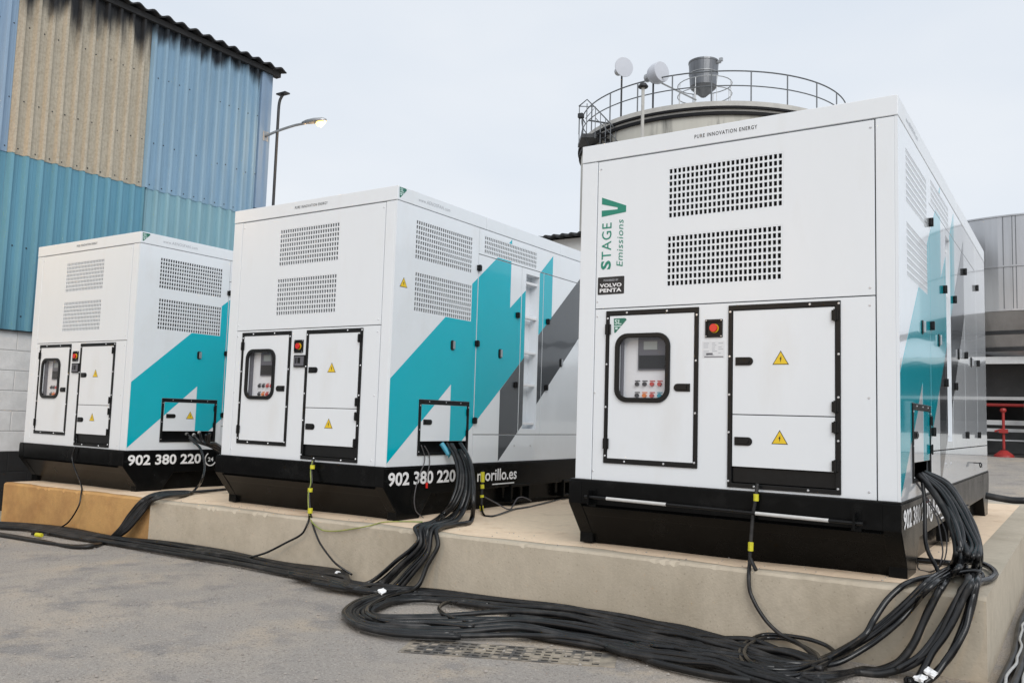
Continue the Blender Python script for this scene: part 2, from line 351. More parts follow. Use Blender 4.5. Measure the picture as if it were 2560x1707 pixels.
def text(body, fn, u0, v0, u1, v1, d, matname, name, parent, bold=0.0, rot=False, shear=0.0, spacing=1.0):
    """flat lettering fitted to a rectangle on a panel; rot: reads upwards"""
    cu = bpy.data.curves.new('t', 'FONT'); cu.body = body; cu.offset = bold; cu.resolution_u = 3; cu.shear = shear; cu.space_character = spacing
    o = bpy.data.objects.new('t', cu); COL.objects.link(o); bpy.context.view_layer.update()
    me = bpy.data.meshes.new_from_object(o.evaluated_get(bpy.context.evaluated_depsgraph_get()))
    bpy.data.objects.remove(o); bpy.data.curves.remove(cu)
    xs = [v.co.x for v in me.vertices]; ys = [v.co.y for v in me.vertices]; x0, x1, y0, y1 = min(xs), max(xs), min(ys), max(ys)
    for v in me.vertices:
        a = (v.co.x - x0) / (x1 - x0); c = (v.co.y - y0) / (y1 - y0)
        if rot: u, w_ = u0 + (1 - c) * (u1 - u0), v0 + a * (v1 - v0)
        else: u, w_ = u0 + a * (u1 - u0), v0 + c * (v1 - v0)
        v.co = fn(u, w_, d)
    me.name = name; me.materials.clear(); me.materials.append(M[matname]); me.update()
    o = bpy.data.objects.new(name, me); COL.objects.link(o); o.parent = parent; return o
# ================================================================== generators
GW, GL, GH = 2.218, 5.488, 2.5
F = lambda u, v, d: (u, -d, v)                 # front face (u = x, v = z, d = outwards)
S = lambda u, v, d: (GW + d, u, v)             # right-hand face (u = y)
SL = lambda u, v, d: (-d, GL - u, v)           # left-hand face
BK = lambda u, v, d: (GW - u, GL + d, v)       # back
G = .0035                                      # half a panel gap
def vent(fn, u0, v1, cols, rows, parent, cm):
    pu, pv, hu, hv = .0323, .0455, .0215, .0325
    u1 = u0 + (cols - 1) * pu + hu; v0 = v1 - (rows - 1) * pv - hv
    holes = [(u0 + i * pu, v0 + j * pv, u0 + i * pu + hu, v0 + j * pv + hv) for i in range(cols) for j in range(rows)]
    mgn = .008; rect = (u0 - mgn, v0 - mgn, u1 + mgn, v1 + mgn)
    o = MB().plate(rect, fn, 0, -.010, holes).build('vent_grille', cm, parent)
    b = MB()
    for j in range(rows):
        if j in (2, 4, 5): b.prism([(u0, v0 + j * pv), (u1, v0 + j * pv), (u1, v0 + j * pv + .012), (u0, v0 + j * pv + .012)], fn, -.03, -.034)
    b.build('louvre', 'louvre', o)
    return rect
def screws(parent, fn, pts, d, r=.0085, name='screws'):
    b = MB()
    for p in pts: b.dome(p, r, fn, d, .004)
    o = b.build(name, 'screw', parent); o['kind'] = 'stuff'; return o
def handle(parent, fn, u0, v0, u1, v1, d, round_right=True):
    r = (v1 - v0) / 2; P = []
    if round_right:
        P = [(u0, v0)] + [(u1 - r + r * math.cos(R(a)), v0 + r + r * math.sin(R(a))) for a in range(-90, 91, 20)] + [(u0, v1)]
    else:
        P = [(u1, v1)] + [(u0 + r + r * math.cos(R(a)), v0 + r + r * math.sin(R(a))) for a in range(90, 271, 20)] + [(u1, v0)]
    b = MB().prism(P, fn, d + .007, d)
    cu, cv, k = (u0 + u1) / 2, (v0 + v1) / 2, .62
    b.prism([(cu + (p[0] - cu) * k, cv + (p[1] - cv) * k) for p in P], fn, d + .014, d + .006)
    return b.build('handle', 'black_trim', parent, bevel=.002)
def hinge(parent, fn, u, v, d, w=.045, h=.075):
    b = MB().prism([(u - w / 2, v - h / 2), (u + w / 2, v - h / 2), (u + w / 2, v + h / 2), (u - w / 2, v + h / 2)], fn, d + .010, d)
    b.prism([(u - .008, v - h / 2 - .006), (u + .008, v - h / 2 - .006), (u + .008, v + h / 2 + .006), (u - .008, v + h / 2 + .006)], fn, d + .018, d + .008)
    return b.build('hinge', 'black_trim', parent, bevel=.002)
def warn(parent, fn, cu, v0, d, s=.106):
    h = s * .86; tri = lambda k, dz: [(cu - s / 2 * k, v0 + h * (1 - k) / 3), (cu + s / 2 * k, v0 + h * (1 - k) / 3), (cu, v0 + h * (1 - k) / 3 + h * k)]
    b = MB().prism(tri(1, 0), fn, d + .0012, d, 0).prism(tri(.86, 0), fn, d + .0022, d + .001, 1)
    z = lambda a, c: (cu + a * s, v0 + c * s)
    b.prism([z(-.045, .40), z(.055, .62 - .08), z(.02, .40), z(.06, .40), z(-.01, .14), z(-.02, .34), z(-.06, .34)], fn, d + .0032, d + .002, 0)
    return b.build('warning_sign', ['text_black', 'yellow'], parent)
def shield(parent, fn, u0, v1, w, h, d):
    b = MB(); P = [(u0, v1), (u0 + w * .06, v1 - h), (u0 + w * .16, v1 - h * .99), (u0 + w * .98, v1 - h * .12), (u0 + w * .93, v1 - h * .03), (u0 + w * .8, v1 + h * .01)]
    P = P if sum(P[i - 1][0] * P[i][1] - P[i][0] * P[i - 1][1] for i in range(6)) > 0 else P[::-1]
    b.prism(P, fn, d + .001, d, 0)
    b.prism([(u0 + w * .07, v1 - h * .58), (u0 + w * .52, v1 - h * .58), (u0 + w * .60, v1 - h * .50), (u0 + w * .05, v1 - h * .50)], fn, d + .002, d + .001, 1)
    b.prism([(u0 + w * .22 + w * .11 * math.cos(R(a)), v1 - h * .70 + h * .08 * math.sin(R(a))) for a in range(0, 360, 40)], fn, d + .002, d + .001, 1)
    o = b.build('logo', ['logo_green', 'logo_pale'], parent)
    text('SL', fn, u0 + w * .08, v1 - h * .42, u0 + w * .60, v1 - h * .07, d + .002, 'logo_pale', 'lettering', o, bold=.02)
    return o
# ---- livery (convex pieces on the right-hand face)
TEAL = [[(0, .03), (.875, .765), (.875, 1.402), (.752, 1.402), (0, .772)], [(.875, .06), (1.153, .295), (1.153, 1.402), (.875, 1.402)],
        [(1.153, .295), (1.85, .866), (1.85, 2.137), (1.605, 2.13), (1.153, 1.773)], [(1.85, .866), (2.148, 1.116), (2.148, 1.852), (1.85, 1.622)],
        [(2.43, 1.39), (2.708, 1.60), (2.708, 2.33), (2.43, 2.085)], [(1.79, 2.305), (1.852, 2.305), (1.852, 2.36)]]
GREY = [[(1.71, .745), (1.71, .012), (2.16, .395), (2.16, 1.124)], [(2.43, .62), (3.42, 1.50), (3.42, 2.22), (2.43, 1.385)]]
def livery(parent, rects, d):
    for nm, polys, m in (('teal_stripe', TEAL, 'teal'), ('grey_stripe', GREY, 'stripe_grey')):
        for r in rects:
            for p in polys:
                b = MB()
                q = clip(p if sum(p[i - 1][0] * p[i][1] - p[i][0] * p[i - 1][1] for i in range(len(p))) > 0 else p[::-1], r)
                if len(q) > 2 and abs(sum(q[i - 1][0] * q[i][1] - q[i][0] * q[i - 1][1] for i in range(len(q)))) > 1e-5: b.prism(q, S, d + .0012, d + .0002)
                if b.f: b.build(nm, m, parent)
def hinge_clasp(parent, fn, u, v, d):
    b = MB().prism([(u - .032, v - .026), (u + .032, v - .026), (u + .032, v + .026), (u - .032, v + .026)], fn, d + .022, d)
    b.prism([(u - .012, v - .032), (u + .012, v - .032), (u + .012, v + .032), (u - .012, v + .032)], fn, d + .030, d)
    return b.build('hinge', 'black_trim', parent, bevel=.003)
def lock(parent, u, v, d):
    o = MB().prism(rrect(u - .028, v - .048, u + .028, v + .048, .02, 4), S, d + .008, d).build('lock', 'black_trim', parent)
    b = MB().prism([(u - .008, v - .036), (u + .022, v - .036), (u + .022, v + .04), (u - .008, v + .04)], S, d + .022, d + .007)
    b.build('lever', 'steel', o, bevel=.003); return o

def build_generator():
    g = thing('generator', 'x', 'generator')
    # --- dark core behind the panels
    MB().box((.03, .16, .01), (GW - .16, GL - .03, 2.47)).build('core', 'interior', g)
    # --- skid
    sk = MB()
    sk.prism([(-.03, -.006), (-.03, -.17), (.045, -.26), (GL - .06, -.26), (GL + .02, -.17), (GL + .02, -.006)], lambda u, v, d: (d, u, v), GW + .006, -.03)
    prof = [(-.034, -.008), (-.034, -.17), (.15, -.40), (.15, -.475), (.46, -.475), (.62, -.262), (.62, -.008)]
    for x0, x1 in ((-.032, .075), (GW - .10, GW + .0072)):
        sk.prism([(y, z) for y, z in prof], lambda u, v, d, a=x0, b=x1: (d, u, v), x1, x0)
        sk.prism([(GL - y, z) for y, z in prof][::-1], lambda u, v, d: (d, u, v), x1, x0)
    sk.box((.10, .22, -.47), (GW - .09, GL - .22, -.255))
    for y in (2.05, 2.40): pass
    skid = sk.build('skid', 'skid_black', g, bevel=.006)
    MB().face([(.07, -.012, -.185), (GW - .095, -.012, -.185), (GW - .095, .21, -.474), (.07, .21, -.474)]).face([(.07, -.036, -.19), (GW - .095, -.036, -.19), (GW - .095, -.012, -.185), (.07, -.012, -.185)]).build('sump_plate', 'skid_black', skid)
    for y in (1.95, 3.05):
        MB().plate((y, -.425, y + .38, -.235), S, .02, -.07, [(y + .03, -.395, y + .35, -.265)]).build('fork_pocket', 'skid_black', skid, bevel=.004)
    MB().box((-.025, -.028, -.0055), (GW + .004, GL + .015, .004)).build('rim', 'black_trim', skid)
    text('902 380 220', S, .022, -.165, .985, -.045, .0105, 'text_white', 'lettering', skid, bold=.028)
    text('morillo.es', S, 1.345, -.182, 2.06, -.062, .0105, 'text_white', 'lettering', skid, bold=.016)
    MB().prism([(1.614, -.224), (2.016, -.224), (2.016, -.213), (1.614, -.213)], S, .0105, .0068).prism([(1.245, -.115), (1.285, -.115), (1.26, -.03)], S, .0105, .0068).prism([(1.22, -.13), (1.3, -.13), (1.3, -.116), (1.22, -.116)], S, .0105, .0068).build('emblem', 'text_white', skid)
    arc = [(1.125 + .085 * math.cos(R(a)), -.115 + .085 * math.sin(R(a))) for a in range(120, 331, 15)]
    arci = [(1.125 + .072 * math.cos(R(a)), -.115 + .072 * math.sin(R(a))) for a in range(120, 331, 15)]
    b = MB()
    for i in range(len(arc) - 1): b.prism([arc[i], arc[i + 1], arci[i + 1], arci[i]], S, .0105, .0068)
    b.build('emblem', 'text_white', skid); text('24', S, 1.085, -.142, 1.165, -.092, .0105, 'text_white', 'lettering', skid, bold=.02)
    # --- roof
    for y0, y1 in ((-.002, 1.372), (1.378, 2.863), (2.869, GL + .002)):
        MB().box((-.002, y0, 2.371), (GW + .002, y1, 2.5)).build('roof_section', 'white_paint', g, bevel=.004)
    text('PURE INNOVATION ENERGY', F, .897, 2.424, 1.342, 2.4515, .0035, 'text_black', 'lettering', g, bold=.01, spacing=1.25)
    shield(g, S, .018, 2.488, .10, .095, .003)
    text('www.AENOSFAN.com', S, .285, 2.418, .757, 2.452, .0035, 'text_grey', 'lettering', g, spacing=1.1)
    # --- front
    for u0, u1 in ((0, .136 - G), (2.085 + G, GW - .0203)):
        MB().plate((u0, .002, u1, 2.365), F, 0, -.14 if u0 == 0 else -.02).build('corner_post', 'white_paint', g, bevel=.004)
    up = MB()
    v1r = (.711 - .008, 2.2305 - .3510 - .008, .711 + 24 * .0323 + .0215 + .008, 2.2305 + .008)
    va = (.711, 2.2305); vb = (.706, 1.7425)
    panel = MB()
    P = MB()
    r1 = (va[0] - .008, va[1] - 7 * .0455 - .0325 - .008, va[0] + 24 * .0323 + .0215 + .008, va[1] + .008)
    r2 = (vb[0] - .008, vb[1] - 7 * .0455 - .0325 - .008, vb[0] + 24 * .0323 + .0215 + .008, vb[1] + .008)
    upper = P.plate((.136 + G, 1.250 + G, 2.085 - G, 2.365 - G), F, 0, -.02, [r1, r2]).build('upper_panel', 'white_paint', g, bevel=.002)
    vent(F, va[0], va[1], 25, 8, upper, 'white_paint'); vent(F, vb[0], vb[1], 25, 8, upper, 'white_paint')
    screws(upper, F, [(.163, 2.305), (.153, 1.305), (2.06, 2.315), (2.052, 1.30)], 0)
    L1 = (.232, .128, .945, 1.230); R1 = (1.155, .020, 1.878, 1.229)
    lower = MB().plate((.136 + G, .004, 2.085 - G, 1.250 - G), F, 0, -.02, [(L1[0] + .015, L1[1] + .015, L1[2] - .015, L1[3] - .015), (R1[0] + .015, R1[1] + .015, R1[2] - .015, R1[3] - .015)]).build('lower_panel', 'white_paint', g, bevel=.002)
    screws(lower, F, [(.155, 1.195), (.147, .632), (.146, .066), (2.05, 1.19), (2.042, .62), (2.04, .05)], 0)
    # left door with instrument window
    fr = MB().plate(L1, F, .010, -.01, [(.258, .160, .915, 1.196)]).build('door_frame', 'black_trim', g, bevel=.003)
    screws(fr, F, [(.40, 1.212), (.71, 1.212), (.931, 1.175), (.928, .86), (.926, .50), (.924, .165), (.40, .145), (.70, .145), (.245, .18), (.243, .53), (.244, .84), (.247, 1.175)], .010)
    dl = MB().plate((.261, .163, .912, 1.193), F, .004, -.012, [(.346, .600, .706, 1.028)]).build('door', 'white_paint', g, bevel=.002)
    win = MB().ring(rrect(.313, .567, .739, 1.061, .095), rrect(.348, .601, .705, 1.028, .066), F, .020, .002).build('window', 'black_trim', dl, bevel=.004)
    MB().face([F(u, v, .005) for u, v in rrect(.340, .592, .713, 1.036, .07)]).build('pane', 'glass', win)
    handle(dl, F, .769, .648, .888, .702, .004, False)
    hinge(fr, F, .252, 1.095, .008); hinge(fr, F, .252, .267, .008)
    # instrument panel seen through the window
    ip = MB().plate((.30, .55, .78, 1.08), F, -.055, -.065)
    ipo = ip.build('instrument_panel', 'panel_white', g)
    MB().prism([(.30, .55), (.355, .55), (.355, 1.08), (.30, 1.08)], F, -.02, -.054).build('side_wall', 'panel_grey', ipo)
    ct = MB().prism([(.47, .80), (.76, .80), (.76, 1.03), (.47, 1.03)], F, -.042, -.054).build('controller', 'panel_grey', ipo)
    MB().prism([(.515, .945), (.62, .945), (.62, 1.005), (.515, 1.005)], F, -.039, -.043).build('screen', 'screen', ct)
    MB().prism([(.48, .81), (.75, .81), (.75, .905), (.48, .905)], F, -.0395, -.043).build('keypad', 'interior', ct)
    for r_, cols in enumerate((('btn_black', 'btn_black', 'btn_red', 'btn_red', 'btn_red'), ('btn_black', 'btn_orange', 'btn_red', 'btn_blue', 'btn_blue'))):
        for i, cm in enumerate(cols):
            cu, cv = .465 + i * .058, .700 - r_ * .082
            b = MB().prism([(cu + .015 * math.cos(R(a)), cv + .015 * math.sin(R(a))) for a in range(0, 360, 30)], F, -.036, -.054)
            b.prism([(cu - .02, cv + .019), (cu + .02, cv + .019), (cu + .02, cv + .026), (cu - .02, cv + .026)], F, -.052, -.054)
            b.build('button', cm, ipo)
    # emergency stop
    e = MB().plate((.992, 1.017, 1.114, 1.140), F, .010, -.01, [(1.004, 1.029, 1.102, 1.122)]).prism([(1.004, 1.029), (1.102, 1.029), (1.102, 1.122), (1.004, 1.122)], F, .002, -.012).build('stop_box', 'black_trim', g, bevel=.002)
    MB().prism([(1.056 + .031 * math.cos(R(a)), 1.078 + .031 * math.sin(R(a))) for a in range(0, 360, 24)], F, .005, .001).build('collar', 'yellow', e)
    circ = lambda r: [(1.056 + r * math.cos(R(a)), 1.079 + r * math.sin(R(a))) for a in range(0, 360, 24)]
    MB().prism(circ(.015), F, .016, .001).prism(circ(.028), F, .030, .014).build('button', 'red', e, bevel=.003)
    screws(e, F, [(1.0, 1.025), (1.106, 1.025), (1.0, 1.132), (1.106, 1.132)], .010, .005)
    # right doors
    fr = MB().plate(R1, F, .010, -.01, [(1.184, .050, 1.846, 1.194)]).build('door_frame', 'black_trim', g, bevel=.003)
    screws(fr, F, [(1.168, 1.185), (1.166, .885), (1.165, .63), (1.163, .38), (1.162, .06), (1.868, 1.21), (1.866, .89), (1.864, .62), (1.862, .35), (1.860, .055), (1.335, .034), (1.68, .034), (1.69, 1.212)], .010)
    d1 = MB().plate((1.187, .502, 1.843, 1.191), F, .004, -.012).build('door', 'white_paint', g, bevel=.002)
    handle(d1, F, 1.206, .825, 1.325, .879, .004); warn(d1, F, 1.505, .828, .004)
    d2 = MB().plate((1.187, .158, 1.843, .496), F, .004, -.012).build('door', 'white_paint', g, bevel=.002)
    handle(d2, F, 1.203, .297, 1.322, .352, .004); warn(d2, F, 1.500, .315, .004)
    for v in (1.136, .561, .433, .195): hinge(fr, F, 1.846, v, .008, .042, .066)
    MB().plate((1.186, .056, 1.844, .152), F, -.012, -.02).build('cable_flap', 'black_trim', g)
    # --- right-hand side
    vA, vB_ = (.277, 2.2385), (.289, 1.7585)
    rA = (vA[0] - .008, vA[1] - 7 * .0455 - .0325 - .008, vA[0] + 26 * .0323 + .0215 + .008, vA[1] + .008)
    rB = (vB_[0] - .008, vB_[1] - 7 * .0455 - .0325 - .008, vB_[0] + 26 * .0323 + .0215 + .008, vB_[1] + .008)
    BX = (.408, .095, 1.173, .606)
    s1 = MB().plate((.0, .004, 1.258 - G, 2.365), S, 0, -.02, [rA, rB, (BX[0] + .015, BX[1] + .015, BX[2] - .015, BX[3] - .015)]).build('side_panel', 'white_side', g, bevel=.002)
    vent(S, vA[0], vA[1], 27, 8, s1, 'white_side'); vent(S, vB_[0], vB_[1], 27, 8, s1, 'white_side')
    livery(s1, [(0.003, .006, .406, 1.42), (.406, .608, 1.160, 1.402), (1.160, .608, 1.253, 1.9), (1.175, .006, 1.253, .608), (.406, .006, 1.175, .093)], 0)
    warn(s1, S, .128, 1.597, .0, .105); lock(s1, .874, 1.14, .0)
    fr = MB().plate(BX, S, .010, -.01, [(.437, .118, 1.143, .566)]).build('cable_box_frame', 'black_trim', g, bevel=.003)
    screws(fr, S, [(.55, .588), (.80, .588), (1.03, .588), (.421, .55), (.421, .33), (.421, .13), (1.16, .55), (1.16, .3)], .010, .006)
    MB().box((GW - .155, .40, .09), (GW - .15, 1.18, .6)).build('back_plate', 'interior', fr)
    cd = MB().plate((.441, .224, 1.139, .563), S, .004, -.012).build('cable_box_door', 'white_side', g, bevel=.002)
    livery(cd, [(.443, .226, 1.137, .561)], .004); handle(cd, S, .474, .376, .599, .424, .004)
    for v in (.50, .30): hinge(fr, S, 1.143, v, .008, .035, .06)
    d1 = MB().plate((1.263, .285 + G, 2.068 - G, 2.10 - G), S, 0, -.02).build('side_door', 'white_side', g, bevel=.002)
    livery(d1, [(1.266, .291, 2.062, 2.094)], 0); lock(d1, 1.686, 1.123, 0)
    col = MB().plate((2.068 + G, .285 + G, 2.518 - G, 2.10 - G), S, 0, -.02, [(2.155, .348, 2.428, 2.035)]).build('ladder_panel', 'white_side', g, bevel=.002)
    livery(col, [(2.075, .291, 2.154, 2.094), (2.429, .291, 2.512, 2.094)], 0)
    rec = MB().plate((2.14, .33, 2.445, 2.05), S, -.125, -.13)
    for a in ((2.150, .343, 2.155, 2.04), (2.428, .343, 2.433, 2.04)): rec.plate(a, S, -.019, -.126)
    rec.plate((2.155, .343, 2.428, .348), S, -.019, -.126).plate((2.155, 2.035, 2.428, 2.04), S, -.019, -.126)
    rc = rec.build('ladder_recess', 'white_paint', col)
    for v in (1.947, 1.566, 1.179, .824, .405):
        MB().prism([(2.157, v - .014), (2.426, v - .014), (2.426, v + .014), (2.157, v + .014)], S, -.025, -.085).build('rung', 'panel_white', rc, bevel=.004)
    d2 = MB().plate((2.518 + G, .285 + G, 3.42 - G, 2.10 - G), S, 0, -.02).build('side_door', 'white_side', g, bevel=.002)
    livery(d2, [(2.523, .291, 3.414, 2.094)], 0); lock(d2, 2.941, 1.115, 0)
    d3 = MB().plate((3.42 + G, .285 + G, 4.50 - G, 2.10 - G), S, 0, -.02).build('side_door', 'white_side', g, bevel=.002); lock(d3, 3.95, 1.115, 0)
    MB().plate((4.50 + G, .285 + G, GL, 2.365), S, 0, -.02).build('side_panel', 'white_side', g, bevel=.002)
    rC = (1.358 - .008, 2.2985 - 3 * .0455 - .0325 - .008, 1.358 + 30 * .0323 + .0215 + .008, 2.2985 + .008)
    us = MB().plate((1.258 + G, 2.10 + G, 4.50 - G, 2.365), S, 0, -.02, [rC]).build('upper_strip', 'white_side', g, bevel=.002)
    vent(S, 1.358, 2.2985, 31, 4, us, 'white_side'); livery(us, [(1.263, 2.106, 4.49, 2.1207), (1.788, 2.3075, 4.49, 2.362), (2.356, 2.1207, 4.49, 2.3075)], 0)
    ls = MB().plate((1.273, .004, GL, .285 - G), S, 0, -.02).build('lower_strip', 'white_side', g, bevel=.002)
    livery(ls, [(1.276, .006, 5.4, .279)], 0)
    MB().plate((1.258 + G, .004, 1.273 - G, .285 - G), S, 0, -.02).build('lower_strip', 'white_side', g)
    b = MB(); b.tube([S(4.02, .13, .0), S(4.02, .13, .05), S(4.02, .09, .06), S(4.14, .09, .06), S(4.16, .11, .06), S(4.14, .13, .05), S(4.06, .125, .05)], .006, 6); b.build('hook', 'black_trim', ls, smooth=True)
    screws(ls, S, [(2.014, .171), (2.331, .168)], 0, .014)
    for u, v in ((1.262, 1.955), (1.266, 1.191), (1.268, .424)): hinge_clasp(d1, S, u, v, 0)
    for v in (1.56, .813): hinge_clasp(col, S, 1.99, v, 0); hinge_clasp(col, S, 2.615, v, 0)
    for u in (3.42, 4.50):
        for v in (1.93, 1.14, .40): hinge_clasp(d3, S, u, v, 0)
    # --- plain far faces
    MB().plate((0, .004, GL - .02, 2.365), SL, 0, -.02).build('side_panel', 'white_paint', g); MB().plate((.02, .004, GW - .02, 2.365), BK, 0, -.02).build('back_panel', 'white_paint', g)
    return g
GX = {3: (0, 0, 0 + ZO), 2: (-4.137, .076, -.033 + ZO), 1: (-8.036, .105, -.073 + ZO)}
g2 = build_generator(); g3 = copy_tree(g2); g1 = copy_tree(g2)
for k, o in ((1, g1), (2, g2), (3, g3)): o.location = GX[k]; o['group'] = 'generators lined up on the concrete plinth'
g2['label'] = 'white generator with full teal and grey stripes in view, between the two others'
g3['label'] = 'largest, nearest white generator with green STAGE V lettering on its front panel'
g1['label'] = 'smallest, farthest white generator in front of the blue metal-clad building'
def kid(o, n): return [c for c in o.children if c.name.split('.')[0] == n]
def drop(o):
    for c in list(o.children): drop(c)
    bpy.data.objects.remove(o)
for o in (g1, g3): drop(kid(kid(o, 'side_panel')[0], 'warning_sign')[0])
drop(kid(g3, 'logo')[0])
# keypad box beside the doors of the two farther units
for o in (g1, g2):
    k = MB().prism([(1.005, .879), (1.157, .879), (1.157, .994), (1.005, .994)], F, .018, -.005).build('terminal_box', 'black_trim', o, bevel=.004)
    MB().plate((1.018, .892, 1.144, .982), F, .020, .017, [(1.03, .915, 1.05, .97), (1.06, .915, 1.10, .97)]).build('cover', 'panel_grey', k)
cdoor = kid(g1, 'cable_box_door')[0]; warn(cdoor, S, .797, .37, .0055, .104)
# nearest unit: draw bar, badges, rating sticker
ob = MB(); ob.prism([(.972, .879), (1.128, .879), (1.128, .993), (.972, .993)], F, .0012, 0)
st = ob.build('rating_label', 'paper', g3)
b = MB(); random.seed(3)
for i in range(7):
    for a, c in ((.98, 1.03), (1.04, 1.075), (1.085, 1.12)):
        if random.random() < .8:
            e = c - random.random() * .02; v = .975 - i * .0135; b.prism([(a, v), (e, v), (e, v + .004), (a, v + .004)], F, .002, .0011)
b.build('print', 'text_grey', st)
MB().prism([(1.0, .897), (1.045, .897), (1.045, .911), (1.0, .911)], F, .002, .0011).prism([(.985, .882), (1.12, .882), (1.12, .888), (.985, .888)], F, .002, .0011).build('print', 'panel_grey', st)
up3 = kid(g3, 'upper_panel')[0]
text('S', F, .176, 1.541, .259, 1.607, .0015, 'text_green', 'lettering', up3, bold=.035, rot=True)
text('TAGE', F, .180, 1.617, .259, 1.890, .0015, 'text_green', 'lettering', up3, bold=.004, rot=True, spacing=1.12)
MB().prism([(.174, 1.940), (.374, 1.958), (.374, 2.006), (.174, 2.087), (.174, 2.036), (.305, 1.999), (.305, 1.984), (.174, 1.988)], F, .0015, 0).build('lettering', 'text_green', up3)
text('Emissions', F, .305, 1.556, .355, 1.905, .0015, 'text_green', 'lettering', up3, bold=.002, rot=True, shear=.18, spacing=1.08)
pl = MB().prism(rrect(.155, 1.355, .370, 1.485, .006, 3), F, .002, 0).build('badge', 'text_black', up3)
text('POWERED BY', F, .203, 1.452, .324, 1.467, .003, 'text_grey', 'lettering', pl, bold=.01)
text('VOLVO', F, .172, 1.408, .350, 1.436, .003, 'text_white', 'lettering', pl, bold=.035, spacing=1.05)
text('PENTA', F, .172, 1.371, .350, 1.399, .003, 'text_white', 'lettering', pl, bold=.035, spacing=1.05)
# green shield on the instrument doors
shield(kid(g3, 'door')[0], F, .294, 1.174, .105, .105, .0045)
zb = -.127
rod = MB().tube([(.13, -.085, zb + .012), (2.02, -.085, zb - .008)], .0105, 10).build('draw_bar', 'black_trim', g3, smooth=False)
for x0, x1 in ((.305, .758), (1.372, 1.822)):
    f = lambda x: zb + .012 - .020 * (x - .13) / 1.89
    MB().tube([(x0, -.085, f(x0)), (x1, -.085, f(x1))], .0118, 10).build('reflector_band', 'bar_white', rod)
for x in (.165, 1.972):
    MB().box((x - .006, -.105, zb - .045), (x + .006, -.03, zb + .055)).box((x - .03, -.036, zb - .06), (x + .03, -.0305, zb + .07)).build('bracket', 'skid_black', rod)
# ================================================================== ground and plinth
def zg(x, y):                                   # yard: slight cross fall, rising ramp behind the generators
    b = -.92 + .0117 * (max(-14, min(9, x)) - 2.65)
    t = max(0, min(1, (y - 8.5) / 11.5)); t = t * t * (3 - 2 * t)
    return b * (1 - t) + (-.2) * t + ZO
def zp(x): return -.478 + .0085 * (x - 1.1) + ZO   # top of the plinth
xs = [-1500, -400, -100, -40, -20, -14] + [-13 + i for i in range(22)] + [9, 20, 50, 100, 400, 1500]
ys = [-400, -100, -40, -20, -10, -6, -3, -1, 0, 2, 4, 6, 7, 8.5, 10, 11.5, 13, 14.5, 16, 17.5, 19, 20, 30, 60, 150, 400, 1500]
b = MB(); b.v = [(x, y, zg(x, y)) for x in xs for y in ys]; n = len(ys)
b.f = [(i * n + j, (i + 1) * n + j, (i + 1) * n + j + 1, i * n + j + 1) for i in range(len(xs) - 1) for j in range(n - 1)]; b.m = [0] * len(b.f)
tag(b.build('ground', 'ground', smooth=True), kind='structure')
def plinth(x0, x1, yf, matn, name='concrete_plinth'):
    b = MB(); N = int((x1 - x0) / .035); rows = []; rr = random.Random(5)
    for i in range(N + 1):
        x = x0 + (x1 - x0) * i / N; j = .003 * math.sin(x * 7.1) + .002 * math.sin(x * 23); ch = rr.uniform(0, .004) + (rr.uniform(.006, .02) if rr.random() < .10 else 0)
        rows.append([(x, yf - .012, zg(x, 0) - .1), (x, yf - .004 + j, zp(x) - .02 - ch), (x, yf + .008 + j + ch * .6, zp(x) - .005 - ch * .4), (x, yf + .03, zp(x)), (x, 7.4, zp(x)), (x, 7.42, zp(x) - .02), (x, 7.42, zg(x, 7) - .1)])
    k = len(rows[0]); b.v = [p for r in rows for p in r]
    b.f = [(i * k + q, (i + 1) * k + q, (i + 1) * k + q + 1, i * k + q + 1) for i in range(N) for q in range(k - 1)] + [tuple(range(k - 1, -1, -1)), tuple(N * k + q for q in range(k))]; b.m = [0] * len(b.f)
    return tag(b.build(name, matn), kind='structure')
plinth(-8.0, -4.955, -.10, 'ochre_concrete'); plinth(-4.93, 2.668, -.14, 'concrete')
b = MB(); SX = [-7.96 + i * .2 for i in range(53)]; SY = [-.02, .0, .05] + [.2 + i * .4 for i in range(18)]; n = len(SY)
for x in SX:
    for y in SY:
        jit = .02 * math.sin(x * 9) + .03 * math.sin(x * 3.1 + 1) if y < .01 else 0
        b.v.append((min(x, 2.61 + .02 * math.sin(y * 5)), y + jit - .03 * (y < .01), zp(x) + (.002 if y < .01 or x > 2.4 else .004 + .004 * math.sin(x * 4.3) * math.sin(y * 5.1))))
b.f = [(i * n + j, (i + 1) * n + j, (i + 1) * n + j + 1, i * n + j + 1) for i in range(len(SX) - 1) for j in range(n - 1)]; b.m = [0] * len(b.f)
tag(b.build('sand_layer', 'sand', smooth=True), kind='structure')
# loose stones
b = MB(); random.seed(11)
for i in range(3400):
    x = random.uniform(-7, 2.5); y = -random.uniform(.25, 4.2) if random.random() < .8 else random.uniform(-.6, -.2); r = random.uniform(.003, .011) * (1.3 if random.random() < .1 else 1)
    z = zg(x, y) + r * .3; a = random.random() * 6; q = [(x + r * random.uniform(.7, 1.3) * math.cos(a + t * 1.571), y + r * random.uniform(.7, 1.3) * math.sin(a + t * 1.571), z) for t in range(4)]
    top = (x, y, z + r * .8); 
    for t in range(4): b.face([q[t], q[(t + 1) % 4], top])
tag(b.build('gravel', 'pebble'), kind='stuff')
